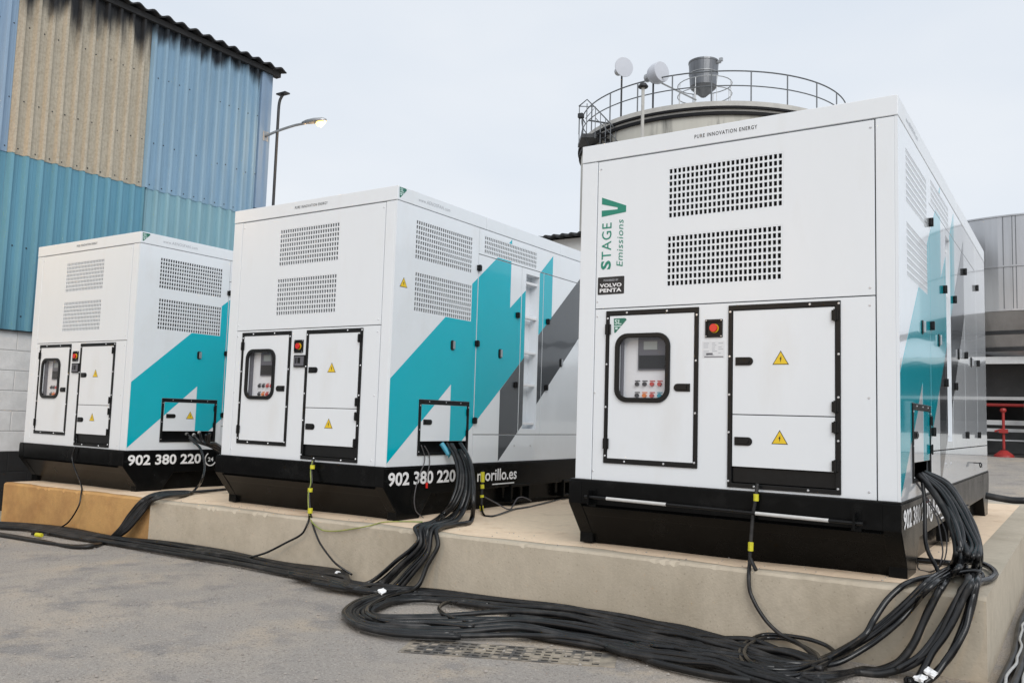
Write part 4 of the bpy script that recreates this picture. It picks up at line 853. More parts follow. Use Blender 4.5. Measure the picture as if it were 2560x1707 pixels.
CABLES = [
    ('power_cable', 'thick black power cable hanging from the side hatch of the nearest generator', 'cable', 'cables of the nearest generator', 'cable', 0.0185, [(2.24, 0.8, 0.148), (2.385, 0.7, 0.091), (2.479, 0.6, -0.028), (2.547, 0.5, -0.138), (2.584, 0.4, -0.226), (2.601, 0.3, -0.3), (2.549, 0.724, -0.436), (2.616, -0.18, -0.39), (2.593, -0.214, -0.5), (2.569, -0.249, -0.595), (2.541, -0.283, -0.679), (2.5, -0.317, -0.775), (2.445, -0.351, -0.858), (2.401, -0.386, -0.911), (2.32, -0.42, -0.961)]),
    ('power_cable', 'thick black power cable hanging from the side hatch of the nearest generator', 'cable', 'cables of the nearest generator', 'cable', 0.0185, [(2.228, 0.72, 0.145), (2.368, 0.616, 0.07), (2.462, 0.512, -0.047), (2.534, 0.408, -0.168), (2.582, 0.304, -0.253), (2.565, 0.2, -0.303), (2.455, 0.652, -0.416), (2.429, 0.315, -0.417), (2.399, -0.17, -0.42), (2.319, -0.202, -0.516), (2.224, -0.235, -0.62), (2.133, -0.268, -0.709), (2.066, -0.3, -0.764), (1.908, -0.3, -0.879), (1.834, -0.586, -0.88), (1.634, -0.778, -0.882), (1.21, -0.688, -0.887), (0.835, -0.684, -0.891), (0.408, -0.403, -0.931), (0.054, -0.404, -0.935), (-0.256, -0.412, -0.939)]),
    ('power_cable', 'thick black power cable hanging from the side hatch of the nearest generator', 'cable', 'cables of the nearest generator', 'cable', 0.0185, [(2.223, 0.66, 0.142), (2.343, 0.572, 0.06), (2.414, 0.484, -0.025), (2.465, 0.396, -0.122), (2.495, 0.308, -0.204), (2.495, 0.22, -0.285), (2.417, 0.603, -0.427), (2.451, -0.18, -0.427), (2.394, -0.21, -0.539), (2.351, -0.24, -0.655), (2.313, -0.27, -0.754), (2.247, -0.3, -0.852), (2.144, -0.33, -0.919), (2.078, -0.36, -0.949), (1.968, -0.75, -0.888), (1.709, -0.917, -0.891), (1.378, -0.895, -0.895), (0.907, -0.836, -0.9), (0.487, -0.552, -0.93), (0.146, -0.558, -0.934), (-0.11, -0.537, -0.937)]),
    ('power_cable', 'thick black power cable hanging from the side hatch of the nearest generator', 'cable', 'cables of the nearest generator', 'cable', 0.0185, [(2.223, 0.6, 0.139), (2.323, 0.52, 0.042), (2.397, 0.44, -0.062), (2.464, 0.36, -0.179), (2.518, 0.28, -0.239), (2.545, 0.2, -0.29), (2.474, 0.734, -0.436), (2.586, -0.17, -0.381), (2.545, -0.21, -0.464), (2.508, -0.25, -0.555), (2.462, -0.29, -0.676), (2.399, -0.33, -0.776), (2.291, -0.37, -0.858), (2.158, -0.41, -0.932), (2.048, -0.45, -0.963), (1.916, -0.843, -0.899), (1.589, -1.031, -0.902), (1.169, -1.012, -0.907), (0.731, -0.816, -0.927), (0.336, -0.872, -0.932), (0.017, -0.824, -0.936), (-0.211, -0.845, -0.938)]),
    ('power_cable', 'cable leaving the nearest generator bundle in the leftmost high arch across the plinth face', 'cable', 'cables of the nearest generator', 'cable', 0.0185, [(0.974, -0.778, -0.88), (1.384, -0.681, -0.875), (1.784, -0.635, -0.87), (1.893, -0.438, -0.869), (2.091, -0.42, -0.71), (2.127, -0.337, -0.632), (2.18, -0.253, -0.533), (2.248, -0.17, -0.457), (2.307, 0.014, -0.438), (2.355, 0.161, -0.437), (2.417, 0.295, -0.437), (2.499, 0.05, -0.366), (2.512, 0.2, -0.325), (2.496, 0.25, -0.22), (2.449, 0.388, -0.109), (2.383, 0.525, -0.011), (2.304, 0.663, 0.073), (2.212, 0.8, 0.141)]),
    ('power_cable', 'cable with a hairpin bend on top of the plinth edge beside the nearest generator', 'cable', 'cables of the nearest generator', 'cable', 0.0185, [(0.865, -0.748, -0.891), (1.393, -0.705, -0.885), (1.782, -0.627, -0.88), (1.946, -0.462, -0.878), (2.074, -0.34, -0.8), (2.161, -0.287, -0.726), (2.247, -0.233, -0.637), (2.315, -0.18, -0.545), (2.415, -0.351, -0.417), (2.444, -0.042, -0.407), (2.488, 0.195, -0.396), (2.555, 0.337, -0.396), (2.6, 0.366, -0.415), (2.595, 0.311, -0.435), (2.546, 0.225, -0.446), (2.529, -0.19, -0.484), (2.48, -0.242, -0.59), (2.422, -0.295, -0.697), (2.356, -0.348, -0.789), (2.25, -0.4, -0.869)]),
    ('power_cable', 'cable bent in a tight loop on the plinth corner at the lower right', 'cable', 'cables of the nearest generator', 'cable', 0.0185, [(2.163, 0.845, -0.439), (2.277, 0.862, -0.438), (2.376, 0.861, -0.437), (2.47, 0.995, -0.436), (2.558, 0.966, -0.436), (2.623, 0.777, -0.435), (2.657, 0.568, -0.435), (2.646, 0.336, -0.435), (2.609, 0.189, -0.435), (2.612, -0.19, -0.438), (2.595, -0.233, -0.521), (2.58, -0.277, -0.612), (2.545, -0.32, -0.695), (2.487, -0.363, -0.791), (2.448, -0.407, -0.855), (2.392, -0.45, -0.907)]),
    ('power_cable', 'thick black power cable hanging from the side hatch of the nearest generator', 'cable', 'cables of the nearest generator', 'cable', 0.0185, [(2.238, 0.62, 0.144), (2.343, 0.5, 0.011), (2.423, 0.4, -0.113), (2.47, 0.3, -0.228), (2.482, 0.22, -0.3), (2.417, 0.523, -0.417), (2.444, -0.2, -0.445), (2.416, -0.233, -0.513), (2.364, -0.267, -0.638), (2.332, -0.3, -0.725), (2.281, -0.333, -0.815), (2.198, -0.367, -0.886), (2.086, -0.4, -0.928), (1.9, -0.78, -0.879), (1.623, -0.893, -0.882), (1.228, -0.948, -0.887), (0.885, -0.984, -0.891), (0.448, -0.685, -0.931), (0.134, -0.73, -0.934)]),
    ('power_cable', 'thick black power cable hanging from the side hatch of the nearest generator', 'cable', 'cables of the nearest generator', 'cable', 0.0185, [(2.232, 0.76, 0.146), (2.377, 0.66, 0.083), (2.47, 0.56, -0.035), (2.54, 0.44, -0.161), (2.586, 0.33, -0.246), (2.591, 0.22, -0.305), (2.541, 0.559, -0.416), (2.603, -0.21, -0.393), (2.566, -0.243, -0.471), (2.528, -0.276, -0.572), (2.478, -0.309, -0.675), (2.419, -0.341, -0.765), (2.378, -0.374, -0.851), (2.346, -0.407, -0.916), (2.301, -0.44, -0.96)]),
    ('power_cable', 'thick black power cable hanging from the side hatch of the nearest generator', 'cable', 'cables of the nearest generator', 'cable', 0.0185, [(2.237, 0.798, 0.151), (2.378, 0.705, 0.097), (2.469, 0.612, -0.02), (2.538, 0.517, -0.128), (2.577, 0.418, -0.216), (2.599, 0.317, -0.29), (2.554, 0.738, -0.426), (2.626, -0.17, -0.382), (2.608, -0.209, -0.493), (2.585, -0.246, -0.588), (2.555, -0.283, -0.673), (2.508, -0.318, -0.768), (2.446, -0.351, -0.85), (2.392, -0.386, -0.902), (2.303, -0.42, -0.951)]),
    ('power_cable', 'thick black power cable hanging from the side hatch of the nearest generator', 'cable', 'cables of the nearest generator', 'cable', 0.0185, [(2.217, 0.731, 0.143), (2.353, 0.624, 0.067), (2.443, 0.517, -0.05), (2.512, 0.411, -0.171), (2.557, 0.306, -0.256), (2.538, 0.202, -0.307), (2.427, 0.655, -0.42), (2.4, 0.318, -0.42), (2.371, -0.164, -0.423), (2.291, -0.194, -0.519), (2.196, -0.223, -0.622), (2.106, -0.253, -0.711), (2.039, -0.283, -0.766), (1.881, -0.281, -0.881), (1.806, -0.565, -0.882), (1.605, -0.756, -0.885), (1.18, -0.664, -0.891), (0.803, -0.66, -0.896), (0.375, -0.379, -0.937), (0.019, -0.379, -0.942), (-0.292, -0.387, -0.946)]),
    ('power_cable', 'thick black power cable hanging from the side hatch of the nearest generator', 'cable', 'cables of the nearest generator', 'cable', 0.0185, [(2.234, 0.67, 0.145), (2.355, 0.58, 0.062), (2.428, 0.491, -0.024), (2.48, 0.402, -0.122), (2.509, 0.312, -0.204), (2.509, 0.224, -0.285), (2.428, 0.606, -0.427), (2.459, -0.176, -0.427), (2.399, -0.205, -0.539), (2.352, -0.235, -0.654), (2.31, -0.263, -0.753), (2.242, -0.292, -0.85), (2.137, -0.32, -0.916), (2.072, -0.348, -0.946), (1.964, -0.736, -0.884), (1.71, -0.901, -0.887), (1.385, -0.878, -0.89), (0.921, -0.816, -0.895), (0.508, -0.53, -0.924), (0.175, -0.534, -0.928), (-0.074, -0.51, -0.93)]),
    ('power_cable', 'thick black power cable hanging from the side hatch of the nearest generator', 'cable', 'cables of the nearest generator', 'cable', 0.0185, [(2.226, 0.592, 0.141), (2.327, 0.509, 0.043), (2.401, 0.427, -0.061), (2.469, 0.344, -0.18), (2.521, 0.264, -0.239), (2.548, 0.183, -0.29), (2.475, 0.718, -0.436), (2.585, -0.185, -0.38), (2.542, -0.223, -0.462), (2.503, -0.261, -0.552), (2.455, -0.299, -0.672), (2.391, -0.337, -0.77), (2.281, -0.375, -0.852), (2.149, -0.415, -0.926), (2.039, -0.455, -0.956), (1.909, -0.85, -0.892), (1.585, -1.04, -0.896), (1.167, -1.025, -0.902), (0.734, -0.832, -0.923), (0.342, -0.893, -0.928), (0.028, -0.848, -0.933), (-0.196, -0.874, -0.936)]),
    ('power_cable', 'thick black power cable hanging from the side hatch of the nearest generator', 'cable', 'cables of the nearest generator', 'cable', 0.0185, [(2.238, 0.753, 0.149), (2.383, 0.655, 0.084), (2.477, 0.558, -0.035), (2.546, 0.44, -0.161), (2.591, 0.332, -0.246), (2.595, 0.224, -0.304), (2.543, 0.564, -0.414), (2.603, -0.205, -0.39), (2.564, -0.238, -0.467), (2.527, -0.273, -0.568), (2.479, -0.308, -0.67), (2.423, -0.345, -0.76), (2.386, -0.383, -0.846), (2.36, -0.421, -0.911), (2.32, -0.46, -0.954)]),
    ('control_wire', 'thin grey control wire looping from the side hatch of the nearest generator', 'cable', 'control wires of the nearest generator', 'cable_grey', 0.0045, [(2.177, 0.6, 0.141), (2.228, 0.558, 0.087), (2.287, 0.517, -0.014), (2.349, 0.475, -0.116), (2.374, 0.433, -0.228), (2.389, 0.392, -0.316), (2.374, 0.35, -0.391), (2.299, 0.525, -0.46), (2.229, 0.576, -0.46), (2.232, 0.5, -0.407)]),
    ('control_wire', 'thin grey control wire looping from the side hatch of the nearest generator', 'cable', 'control wires of the nearest generator', 'cable_grey', 0.0045, [(2.186, 0.6, 0.137), (2.246, 0.558, 0.049), (2.313, 0.517, -0.036), (2.37, 0.475, -0.123), (2.403, 0.433, -0.202), (2.411, 0.392, -0.29), (2.396, 0.35, -0.37), (2.299, 0.525, -0.46), (2.229, 0.576, -0.46), (2.232, 0.5, -0.407)]),
    ('power_cable', 'black cable dangling straight from the hatch of the nearest generator behind the thick bundle', 'cable', 'cables behind the bundle', 'cable', 0.013, [(2.257, 0.55, 0.094), (2.277, 0.492, -0.037), (2.284, 0.433, -0.166), (2.295, 0.375, -0.254), (2.32, 0.317, -0.315), (2.361, 0.258, -0.372), (2.393, 0.2, -0.415), (2.388, 0.325, -0.447)]),
    ('power_cable', 'loose black cable coiled on the ground below the nearest generator', 'cable', '', 'cable', 0.014, [(1.924, -0.297, -0.868), (1.833, -0.19, -0.852), (1.731, -0.19, -0.832), (1.575, -0.19, -0.834), (1.45, -0.19, -0.854), (1.406, -0.362, -0.875), (1.446, -0.592, -0.874), (1.549, -0.818, -0.873), (1.681, -0.927, -0.871), (1.817, -0.895, -0.87), (1.88, -0.703, -0.869), (1.912, -0.517, -0.869), (1.941, -0.303, -0.868), (1.981, -0.19, -0.847)]),
    ('power_cable', 'second loop of loose black cable inside the coil below the nearest generator', 'cable', '', 'cable', 0.014, [(1.884, -0.53, -0.859), (1.823, -0.385, -0.86), (1.717, -0.263, -0.861), (1.593, -0.19, -0.853), (1.474, -0.212, -0.864), (1.453, -0.45, -0.864), (1.492, -0.645, -0.864), (1.589, -0.816, -0.862), (1.696, -0.875, -0.861), (1.801, -0.81, -0.86), (1.864, -0.638, -0.859), (1.909, -0.473, -0.859)]),
    ('earth_cable', 'black earth cable with yellow tape hanging down the front of the nearest generator', 'cable', '', 'cable', 0.0115, [(1.371, -0.045, 0.058), (1.364, -0.059, -0.035), (1.349, -0.072, -0.165), (1.341, -0.086, -0.349), (1.341, -0.1, -0.439), (1.355, -0.16, -0.521), (1.369, -0.173, -0.607), (1.42, -0.185, -0.696), (1.488, -0.197, -0.772), (1.572, -0.21, -0.827), (1.676, -0.238, -0.851), (1.803, -0.401, -0.86), (1.866, -0.478, -0.869)]),
    ('earth_cable', 'black earth cable with yellow tape leading left from the front of the middle generator', 'cable', '', 'cable', 0.01, [(-2.758, 0.02, 0.003), (-2.765, 0.004, -0.09), (-2.733, -0.012, -0.198), (-2.744, -0.028, -0.281), (-2.72, -0.044, -0.378), (-2.688, -0.06, -0.484), (-2.582, -0.17, -0.537), (-2.616, -0.202, -0.639), (-2.769, -0.235, -0.727), (-2.989, -0.268, -0.837), (-3.138, -0.3, -0.887), (-3.361, -0.205, -0.94)]),
    ('earth_cable', 'black earth cable dropping right from the front of the middle generator to the cable run', 'cable', '', 'cable', 0.01, [(-2.741, 0.015, -0.006), (-2.746, -0.002, -0.107), (-2.717, -0.019, -0.215), (-2.724, -0.036, -0.288), (-2.696, -0.053, -0.394), (-2.662, -0.07, -0.481), (-2.513, -0.17, -0.575), (-2.393, -0.205, -0.691), (-2.24, -0.24, -0.782), (-2.111, -0.27, -0.837), (-1.985, -0.213, -0.914)]),
    ('earth_wire', 'thin yellow green earth wire lying along the plinth edge of the middle generator', 'cable', '', 'cable_yg', 0.005, [(-2.749, 0.005, -0.015), (-2.748, -0.014, -0.107), (-2.718, -0.033, -0.214), (-2.722, -0.052, -0.305), (-2.694, -0.071, -0.411), (-2.647, -0.09, -0.496), (-2.53, -0.165, -0.542), (-2.406, -0.165, -0.592), (-2.222, -0.165, -0.581), (-2.045, -0.165, -0.546), (-1.872, -0.165, -0.506), (-1.88, 0.032, -0.491), (-1.791, 0.195, -0.491), (-1.655, 0.279, -0.489)]),
    ('earth_cable', 'black earth cable dropping from the front of the farthest generator', 'cable', '', 'cable', 0.01, [(-6.756, 0.05, -0.07), (-6.784, 0.04, -0.208), (-6.475, 0.0, -0.507), (-6.248, -0.13, -0.568), (-6.208, -0.17, -0.692), (-6.316, -0.21, -0.874), (-6.471, -0.25, -0.968), (-6.354, -0.423, -0.995), (-6.526, -0.477, -1.007), (-6.647, -0.433, -1.009)]),
    ('cable_tail', 'short black cable tail lying on the ground before the farthest generator', 'cable', '', 'cable', 0.012, [(-6.493, -0.514, -0.997), (-6.621, -0.318, -0.998), (-6.578, -0.19, -0.993), (-6.306, -0.19, -0.957), (-6.171, -0.19, -0.955), (-6.361, -0.195, -0.995), (-6.356, -0.348, -0.995)]),
    ('cable_tail', 'short black cable end hanging at the plinth edge below the nearest generator', 'cable', '', 'cable', 0.011, [(1.356, -0.13, -0.407), (1.379, -0.15, -0.438), (1.405, -0.17, -0.47)]),
    ('power_cable', 'black power cable draped from the side hatch of the middle generator over the plinth', 'cable', 'cables of the middle generator', 'cable', 0.0165, [(-1.931, 0.93, 0.17), (-1.782, 0.853, 0.069), (-1.665, 0.775, -0.071), (-1.613, 0.697, -0.21), (-1.621, 0.62, -0.35), (-1.747, 0.647, -0.472), (-1.494, 0.203, -0.47), (-1.385, -0.135, -0.478), (-1.296, -0.19, -0.565), (-1.478, -0.245, -0.741), (-1.681, -0.3, -0.916), (-1.768, -0.453, -0.942), (-2.17, -0.397, -0.946), (-2.575, -0.363, -0.951)]),
    ('power_cable', 'black power cable draped from the side hatch of the middle generator over the plinth', 'cable', 'cables of the middle generator', 'cable', 0.0165, [(-1.861, 0.93, 0.161), (-1.712, 0.853, 0.031), (-1.611, 0.775, -0.079), (-1.56, 0.697, -0.224), (-1.57, 0.62, -0.358), (-1.666, 0.6, -0.462), (-1.348, 0.039, -0.459), (-1.292, -0.135, -0.477), (-1.247, -0.19, -0.602), (-1.412, -0.245, -0.781), (-1.549, -0.3, -0.929), (-1.518, -0.544, -0.931), (-1.853, -0.538, -0.935), (-2.357, -0.477, -0.941)]),
    ('power_cable', 'black power cable draped from the side hatch of the middle generator over the plinth', 'cable', 'cables of the middle generator', 'cable', 0.0165, [(-1.774, 0.93, 0.11), (-1.628, 0.853, -0.0), (-1.529, 0.775, -0.121), (-1.48, 0.697, -0.258), (-1.474, 0.62, -0.39), (-1.356, 0.363, -0.449), (-1.232, 0.036, -0.448), (-1.213, -0.135, -0.476), (-1.198, -0.19, -0.644), (-1.299, -0.245, -0.815), (-1.388, -0.3, -0.937), (-1.282, -0.631, -0.92), (-1.224, -0.937, -0.919), (-1.044, -1.237, -0.917), (-0.748, -1.423, -0.914), (-0.461, -1.426, -0.91), (-0.103, -1.239, -0.906)]),
    ('power_cable', 'black power cable draped from the side hatch of the middle generator over the plinth', 'cable', 'cables of the middle generator', 'cable', 0.0165, [(-1.769, 0.93, 0.177), (-1.632, 0.853, 0.088), (-1.519, 0.775, -0.016), (-1.433, 0.697, -0.169), (-1.369, 0.62, -0.33), (-1.425, 0.683, -0.469), (-1.255, 0.377, -0.468), (-1.251, 0.191, -0.468), (-1.172, -0.135, -0.476), (-1.108, -0.19, -0.587), (-1.164, -0.245, -0.74), (-1.181, -0.3, -0.863), (-1.194, -0.382, -0.911), (-1.174, -0.667, -0.911), (-1.061, -0.987, -0.909), (-0.911, -1.177, -0.908), (-0.667, -1.267, -0.905), (-0.432, -1.133, -0.902), (-0.127, -1.048, -0.898)]),
    ('power_cable', 'black power cable draped from the side hatch of the middle generator over the plinth', 'cable', 'cables of the middle generator', 'cable', 0.0165, [(-1.843, 0.93, 0.119), (-1.68, 0.853, -0.015), (-1.573, 0.775, -0.124), (-1.517, 0.697, -0.249), (-1.518, 0.62, -0.382), (-1.597, 0.596, -0.461), (-1.349, 0.1, -0.459), (-1.275, -0.135, -0.477), (-1.215, -0.19, -0.61), (-1.355, -0.245, -0.798), (-1.467, -0.3, -0.936), (-1.363, -0.577, -0.905), (-1.606, -0.622, -0.908), (-2.014, -0.632, -0.913)]),
    ('power_cable', 'black power cable draped from the side hatch of the middle generator over the plinth', 'cable', 'cables of the middle generator', 'cable', 0.0165, [(-1.891, 0.93, 0.154), (-1.75, 0.853, 0.041), (-1.641, 0.775, -0.081), (-1.584, 0.697, -0.214), (-1.599, 0.62, -0.354), (-1.654, 0.556, -0.451), (-1.4, 0.12, -0.449), (-1.329, -0.135, -0.477), (-1.271, -0.19, -0.58), (-1.445, -0.245, -0.761), (-1.615, -0.3, -0.919), (-1.511, -0.638, -0.899), (-1.891, -0.586, -0.903), (-2.348, -0.57, -0.908)]),
    ('power_cable', 'black power cable draped from the side hatch of the middle generator over the plinth', 'cable', 'cables of the middle generator', 'cable', 0.0165, [(-1.921, 0.916, 0.172), (-1.763, 0.826, 0.071), (-1.638, 0.737, -0.069), (-1.582, 0.652, -0.208), (-1.588, 0.572, -0.347), (-1.717, 0.6, -0.468), (-1.468, 0.16, -0.465), (-1.364, -0.174, -0.472), (-1.278, -0.226, -0.559), (-1.461, -0.28, -0.735), (-1.661, -0.337, -0.91), (-1.743, -0.494, -0.936), (-2.139, -0.443, -0.941), (-2.54, -0.412, -0.947)]),
    ('power_cable', 'black power cable draped from the side hatch of the middle generator over the plinth', 'cable', 'cables of the middle generator', 'cable', 0.0165, [(-1.865, 0.916, 0.164), (-1.708, 0.844, 0.033), (-1.601, 0.77, -0.079), (-1.548, 0.693, -0.224), (-1.56, 0.613, -0.358), (-1.662, 0.588, -0.462), (-1.353, 0.02, -0.458), (-1.305, -0.16, -0.475), (-1.265, -0.221, -0.599), (-1.433, -0.279, -0.778), (-1.568, -0.336, -0.924), (-1.533, -0.578, -0.925), (-1.861, -0.571, -0.928), (-2.359, -0.509, -0.933)]),
    ('power_cable', 'black power cable draped from the side hatch of the middle generator over the plinth', 'cable', 'cables of the middle generator', 'cable', 0.0165, [(-1.783, 0.93, 0.112), (-1.644, 0.845, 0.003), (-1.551, 0.762, -0.117), (-1.507, 0.681, -0.254), (-1.506, 0.602, -0.385), (-1.39, 0.347, -0.445), (-1.268, 0.024, -0.445), (-1.25, -0.142, -0.474), (-1.234, -0.192, -0.644), (-1.335, -0.242, -0.816), (-1.423, -0.294, -0.939), (-1.317, -0.623, -0.922), (-1.257, -0.931, -0.92), (-1.076, -1.234, -0.917), (-0.78, -1.424, -0.911), (-0.492, -1.432, -0.906), (-0.133, -1.25, -0.9)]),
    ('power_cable', 'black power cable draped from the side hatch of the middle generator over the plinth', 'cable', 'cables of the middle generator', 'cable', 0.0165, [(-1.773, 0.937, 0.177), (-1.632, 0.86, 0.088), (-1.515, 0.781, -0.016), (-1.425, 0.702, -0.169), (-1.36, 0.623, -0.33), (-1.415, 0.685, -0.469), (-1.245, 0.376, -0.467), (-1.241, 0.187, -0.466), (-1.164, -0.142, -0.473), (-1.101, -0.198, -0.583), (-1.158, -0.254, -0.736), (-1.178, -0.309, -0.859), (-1.193, -0.389, -0.907), (-1.174, -0.672, -0.907), (-1.062, -0.987, -0.906), (-0.913, -1.173, -0.906), (-0.669, -1.256, -0.904), (-0.436, -1.115, -0.903), (-0.132, -1.024, -0.9)]),
    ('power_cable', 'black power cable draped from the side hatch of the middle generator over the plinth', 'cable', 'cables of the middle generator', 'cable', 0.0165, [(-1.83, 0.918, 0.118), (-1.663, 0.838, -0.015), (-1.553, 0.759, -0.123), (-1.495, 0.682, -0.25), (-1.495, 0.607, -0.384), (-1.574, 0.588, -0.465), (-1.327, 0.095, -0.465), (-1.253, -0.136, -0.485), (-1.193, -0.191, -0.62), (-1.331, -0.249, -0.808), (-1.44, -0.311, -0.944), (-1.331, -0.597, -0.911), (-1.57, -0.653, -0.911), (-1.973, -0.673, -0.913)]),
    ('power_cable', 'black power cable draped from the side hatch of the middle generator over the plinth', 'cable', 'cables of the middle generator', 'cable', 0.0165, [(-1.896, 0.942, 0.156), (-1.761, 0.859, 0.044), (-1.657, 0.779, -0.078), (-1.603, 0.701, -0.211), (-1.619, 0.627, -0.352), (-1.673, 0.57, -0.45), (-1.417, 0.142, -0.45), (-1.343, -0.105, -0.479), (-1.283, -0.154, -0.582), (-1.456, -0.207, -0.763), (-1.627, -0.263, -0.919), (-1.525, -0.604, -0.896), (-1.907, -0.557, -0.897), (-2.367, -0.545, -0.9)]),
    ('power_cable', 'black power cable draped from the side hatch of the middle generator over the plinth', 'cable', 'cables of the middle generator', 'cable', 0.0165, [(-1.859, 0.923, 0.163), (-1.713, 0.84, 0.032), (-1.616, 0.756, -0.078), (-1.568, 0.674, -0.223), (-1.58, 0.592, -0.356), (-1.679, 0.569, -0.459), (-1.363, 0.006, -0.456), (-1.308, -0.169, -0.473), (-1.261, -0.223, -0.597), (-1.425, -0.277, -0.776), (-1.558, -0.33, -0.923), (-1.523, -0.57, -0.925), (-1.853, -0.562, -0.929), (-2.351, -0.496, -0.935)]),
    ('power_cable', 'black power cable draped from the side hatch of the middle generator over the plinth', 'cable', 'cables of the middle generator', 'cable', 0.0165, [(-1.762, 0.921, 0.11), (-1.613, 0.844, -0.003), (-1.512, 0.767, -0.125), (-1.461, 0.688, -0.263), (-1.454, 0.608, -0.395), (-1.336, 0.348, -0.454), (-1.213, 0.017, -0.451), (-1.195, -0.159, -0.478), (-1.18, -0.219, -0.645), (-1.282, -0.278, -0.815), (-1.369, -0.335, -0.936), (-1.262, -0.666, -0.919), (-1.201, -0.972, -0.918), (-1.018, -1.269, -0.917), (-0.717, -1.451, -0.915), (-0.427, -1.45, -0.914), (-0.065, -1.26, -0.911)]),
    ('control_wire', 'thin grey control wire hanging beside the thick bundle of the middle generator', 'cable', 'control wires of the middle generator', 'cable_grey', 0.005, [(-1.9, 0.518, 0.157), (-1.898, 0.573, 0.051), (-1.896, 0.565, -0.007), (-1.894, 0.517, -0.087), (-1.891, 0.46, -0.206), (-1.889, 0.436, -0.331), (-1.887, 0.467, -0.431), (-1.885, 0.575, -0.525)]),
    ('control_wire', 'thin grey control wire hanging beside the thick bundle of the middle generator', 'cable', 'control wires of the middle generator', 'cable_grey', 0.005, [(-1.9, 0.565, 0.151), (-1.896, 0.625, 0.08), (-1.892, 0.639, -0.009), (-1.889, 0.613, -0.102), (-1.885, 0.601, -0.195)]),
    ('power_cable', 'black power cable fanning from the side hatch of the farthest generator', 'cable', 'cables of the farthest generator', 'cable', 0.0155, [(-5.851, 0.9, 0.117), (-5.731, 0.938, 0.036), (-5.506, 0.975, -0.015), (-5.399, 1.013, -0.065), (-5.32, 1.05, -0.133), (-6.328, 2.114, -0.491)]),
    ('power_cable', 'black power cable fanning from the side hatch of the farthest generator', 'cable', 'cables of the farthest generator', 'cable', 0.0155, [(-5.714, 0.9, 0.11), (-5.649, 0.938, 0.033), (-5.478, 0.975, -0.007), (-5.381, 1.012, -0.058), (-5.32, 1.05, -0.133), (-6.328, 2.114, -0.491)]),
    ('power_cable', 'black power cable fanning from the side hatch of the farthest generator', 'cable', 'cables of the farthest generator', 'cable', 0.0155, [(-5.611, 0.9, 0.138), (-5.586, 0.938, 0.03), (-5.451, 0.975, 0.002), (-5.363, 1.013, -0.051), (-5.32, 1.05, -0.133), (-6.328, 2.114, -0.491)]),
    ('power_cable', 'black power cable fanning from the side hatch of the farthest generator', 'cable', 'cables of the farthest generator', 'cable', 0.0155, [(-5.486, 0.9, 0.124), (-5.511, 0.938, 0.027), (-5.423, 0.975, 0.01), (-5.345, 1.012, -0.044), (-5.32, 1.05, -0.133), (-6.328, 2.114, -0.491)]),
    ('power_cable', 'black power cable fanning from the side hatch of the farthest generator', 'cable', 'cables of the farthest generator', 'cable', 0.0155, [(-5.422, 0.9, 0.144), (-5.471, 0.938, 0.023), (-5.396, 0.975, 0.018), (-5.327, 1.013, -0.037), (-5.32, 1.05, -0.133), (-6.328, 2.114, -0.491)]),
    ('power_cable', 'single black cable hanging free from the hatch of the farthest generator', 'cable', '', 'cable', 0.0155, [(-5.759, 0.85, 0.078), (-5.46, 0.8, -0.023), (-5.307, 0.75, -0.132), (-5.209, 0.7, -0.241), (-5.111, 0.6, -0.363), (-5.409, 0.749, -0.493), (-5.027, 0.403, -0.49), (-5.065, 0.35, -0.5), (-4.899, -0.07, -0.489), (-4.957, -0.135, -0.507), (-5.004, -0.15, -0.565), (-5.115, -0.2, -0.713), (-5.213, -0.25, -0.855), (-5.421, -0.29, -0.984), (-5.234, -0.582, -0.982), (-5.385, -0.687, -0.994), (-5.938, -0.697, -1.0), (-6.786, -0.704, -1.015), (-7.421, -0.761, -1.023)]),
    ('power_cable', 'black power cable draped over the plinth between the farthest and the middle generator', 'cable', 'cables over the plinth gap', 'cable_dusty', 0.0155, [(-4.925, 0.835, -0.469), (-5.18, 0.882, -0.501), (-5.135, 0.508, -0.501), (-5.259, 0.489, -0.502), (-5.196, 0.131, -0.492), (-5.071, -0.15, -0.539), (-5.208, -0.2, -0.699), (-5.28, -0.25, -0.843), (-5.437, -0.304, -0.985), (-5.281, -0.555, -0.983), (-5.433, -0.66, -0.995), (-5.886, -0.724, -1.0), (-6.698, -0.747, -1.014), (-7.324, -0.804, -1.022)]),
    ('power_cable', 'black power cable draped over the plinth between the farthest and the middle generator', 'cable', 'cables over the plinth gap', 'cable_dusty', 0.0155, [(-4.925, 0.835, -0.469), (-5.18, 0.882, -0.501), (-5.135, 0.508, -0.501), (-5.196, 0.444, -0.502), (-5.1, 0.066, -0.491), (-5.05, -0.15, -0.547), (-5.179, -0.2, -0.703), (-5.259, -0.25, -0.847), (-5.432, -0.3, -0.985), (-5.266, -0.563, -0.983), (-5.417, -0.668, -0.994), (-5.902, -0.715, -1.0), (-6.726, -0.734, -1.015), (-7.354, -0.79, -1.022)]),
    ('power_cable', 'black power cable draped over the plinth between the farthest and the middle generator', 'cable', 'cables over the plinth gap', 'cable_dusty', 0.0155, [(-4.925, 0.835, -0.469), (-5.18, 0.882, -0.501), (-5.135, 0.508, -0.501), (-5.134, 0.4, -0.501), (-5.005, 0.001, -0.49), (-5.018, -0.135, -0.508), (-5.028, -0.15, -0.555), (-5.149, -0.2, -0.708), (-5.237, -0.25, -0.851), (-5.426, -0.295, -0.984), (-5.251, -0.572, -0.982), (-5.402, -0.677, -0.994), (-5.919, -0.707, -1.0), (-6.754, -0.72, -1.015), (-7.385, -0.777, -1.022)]),
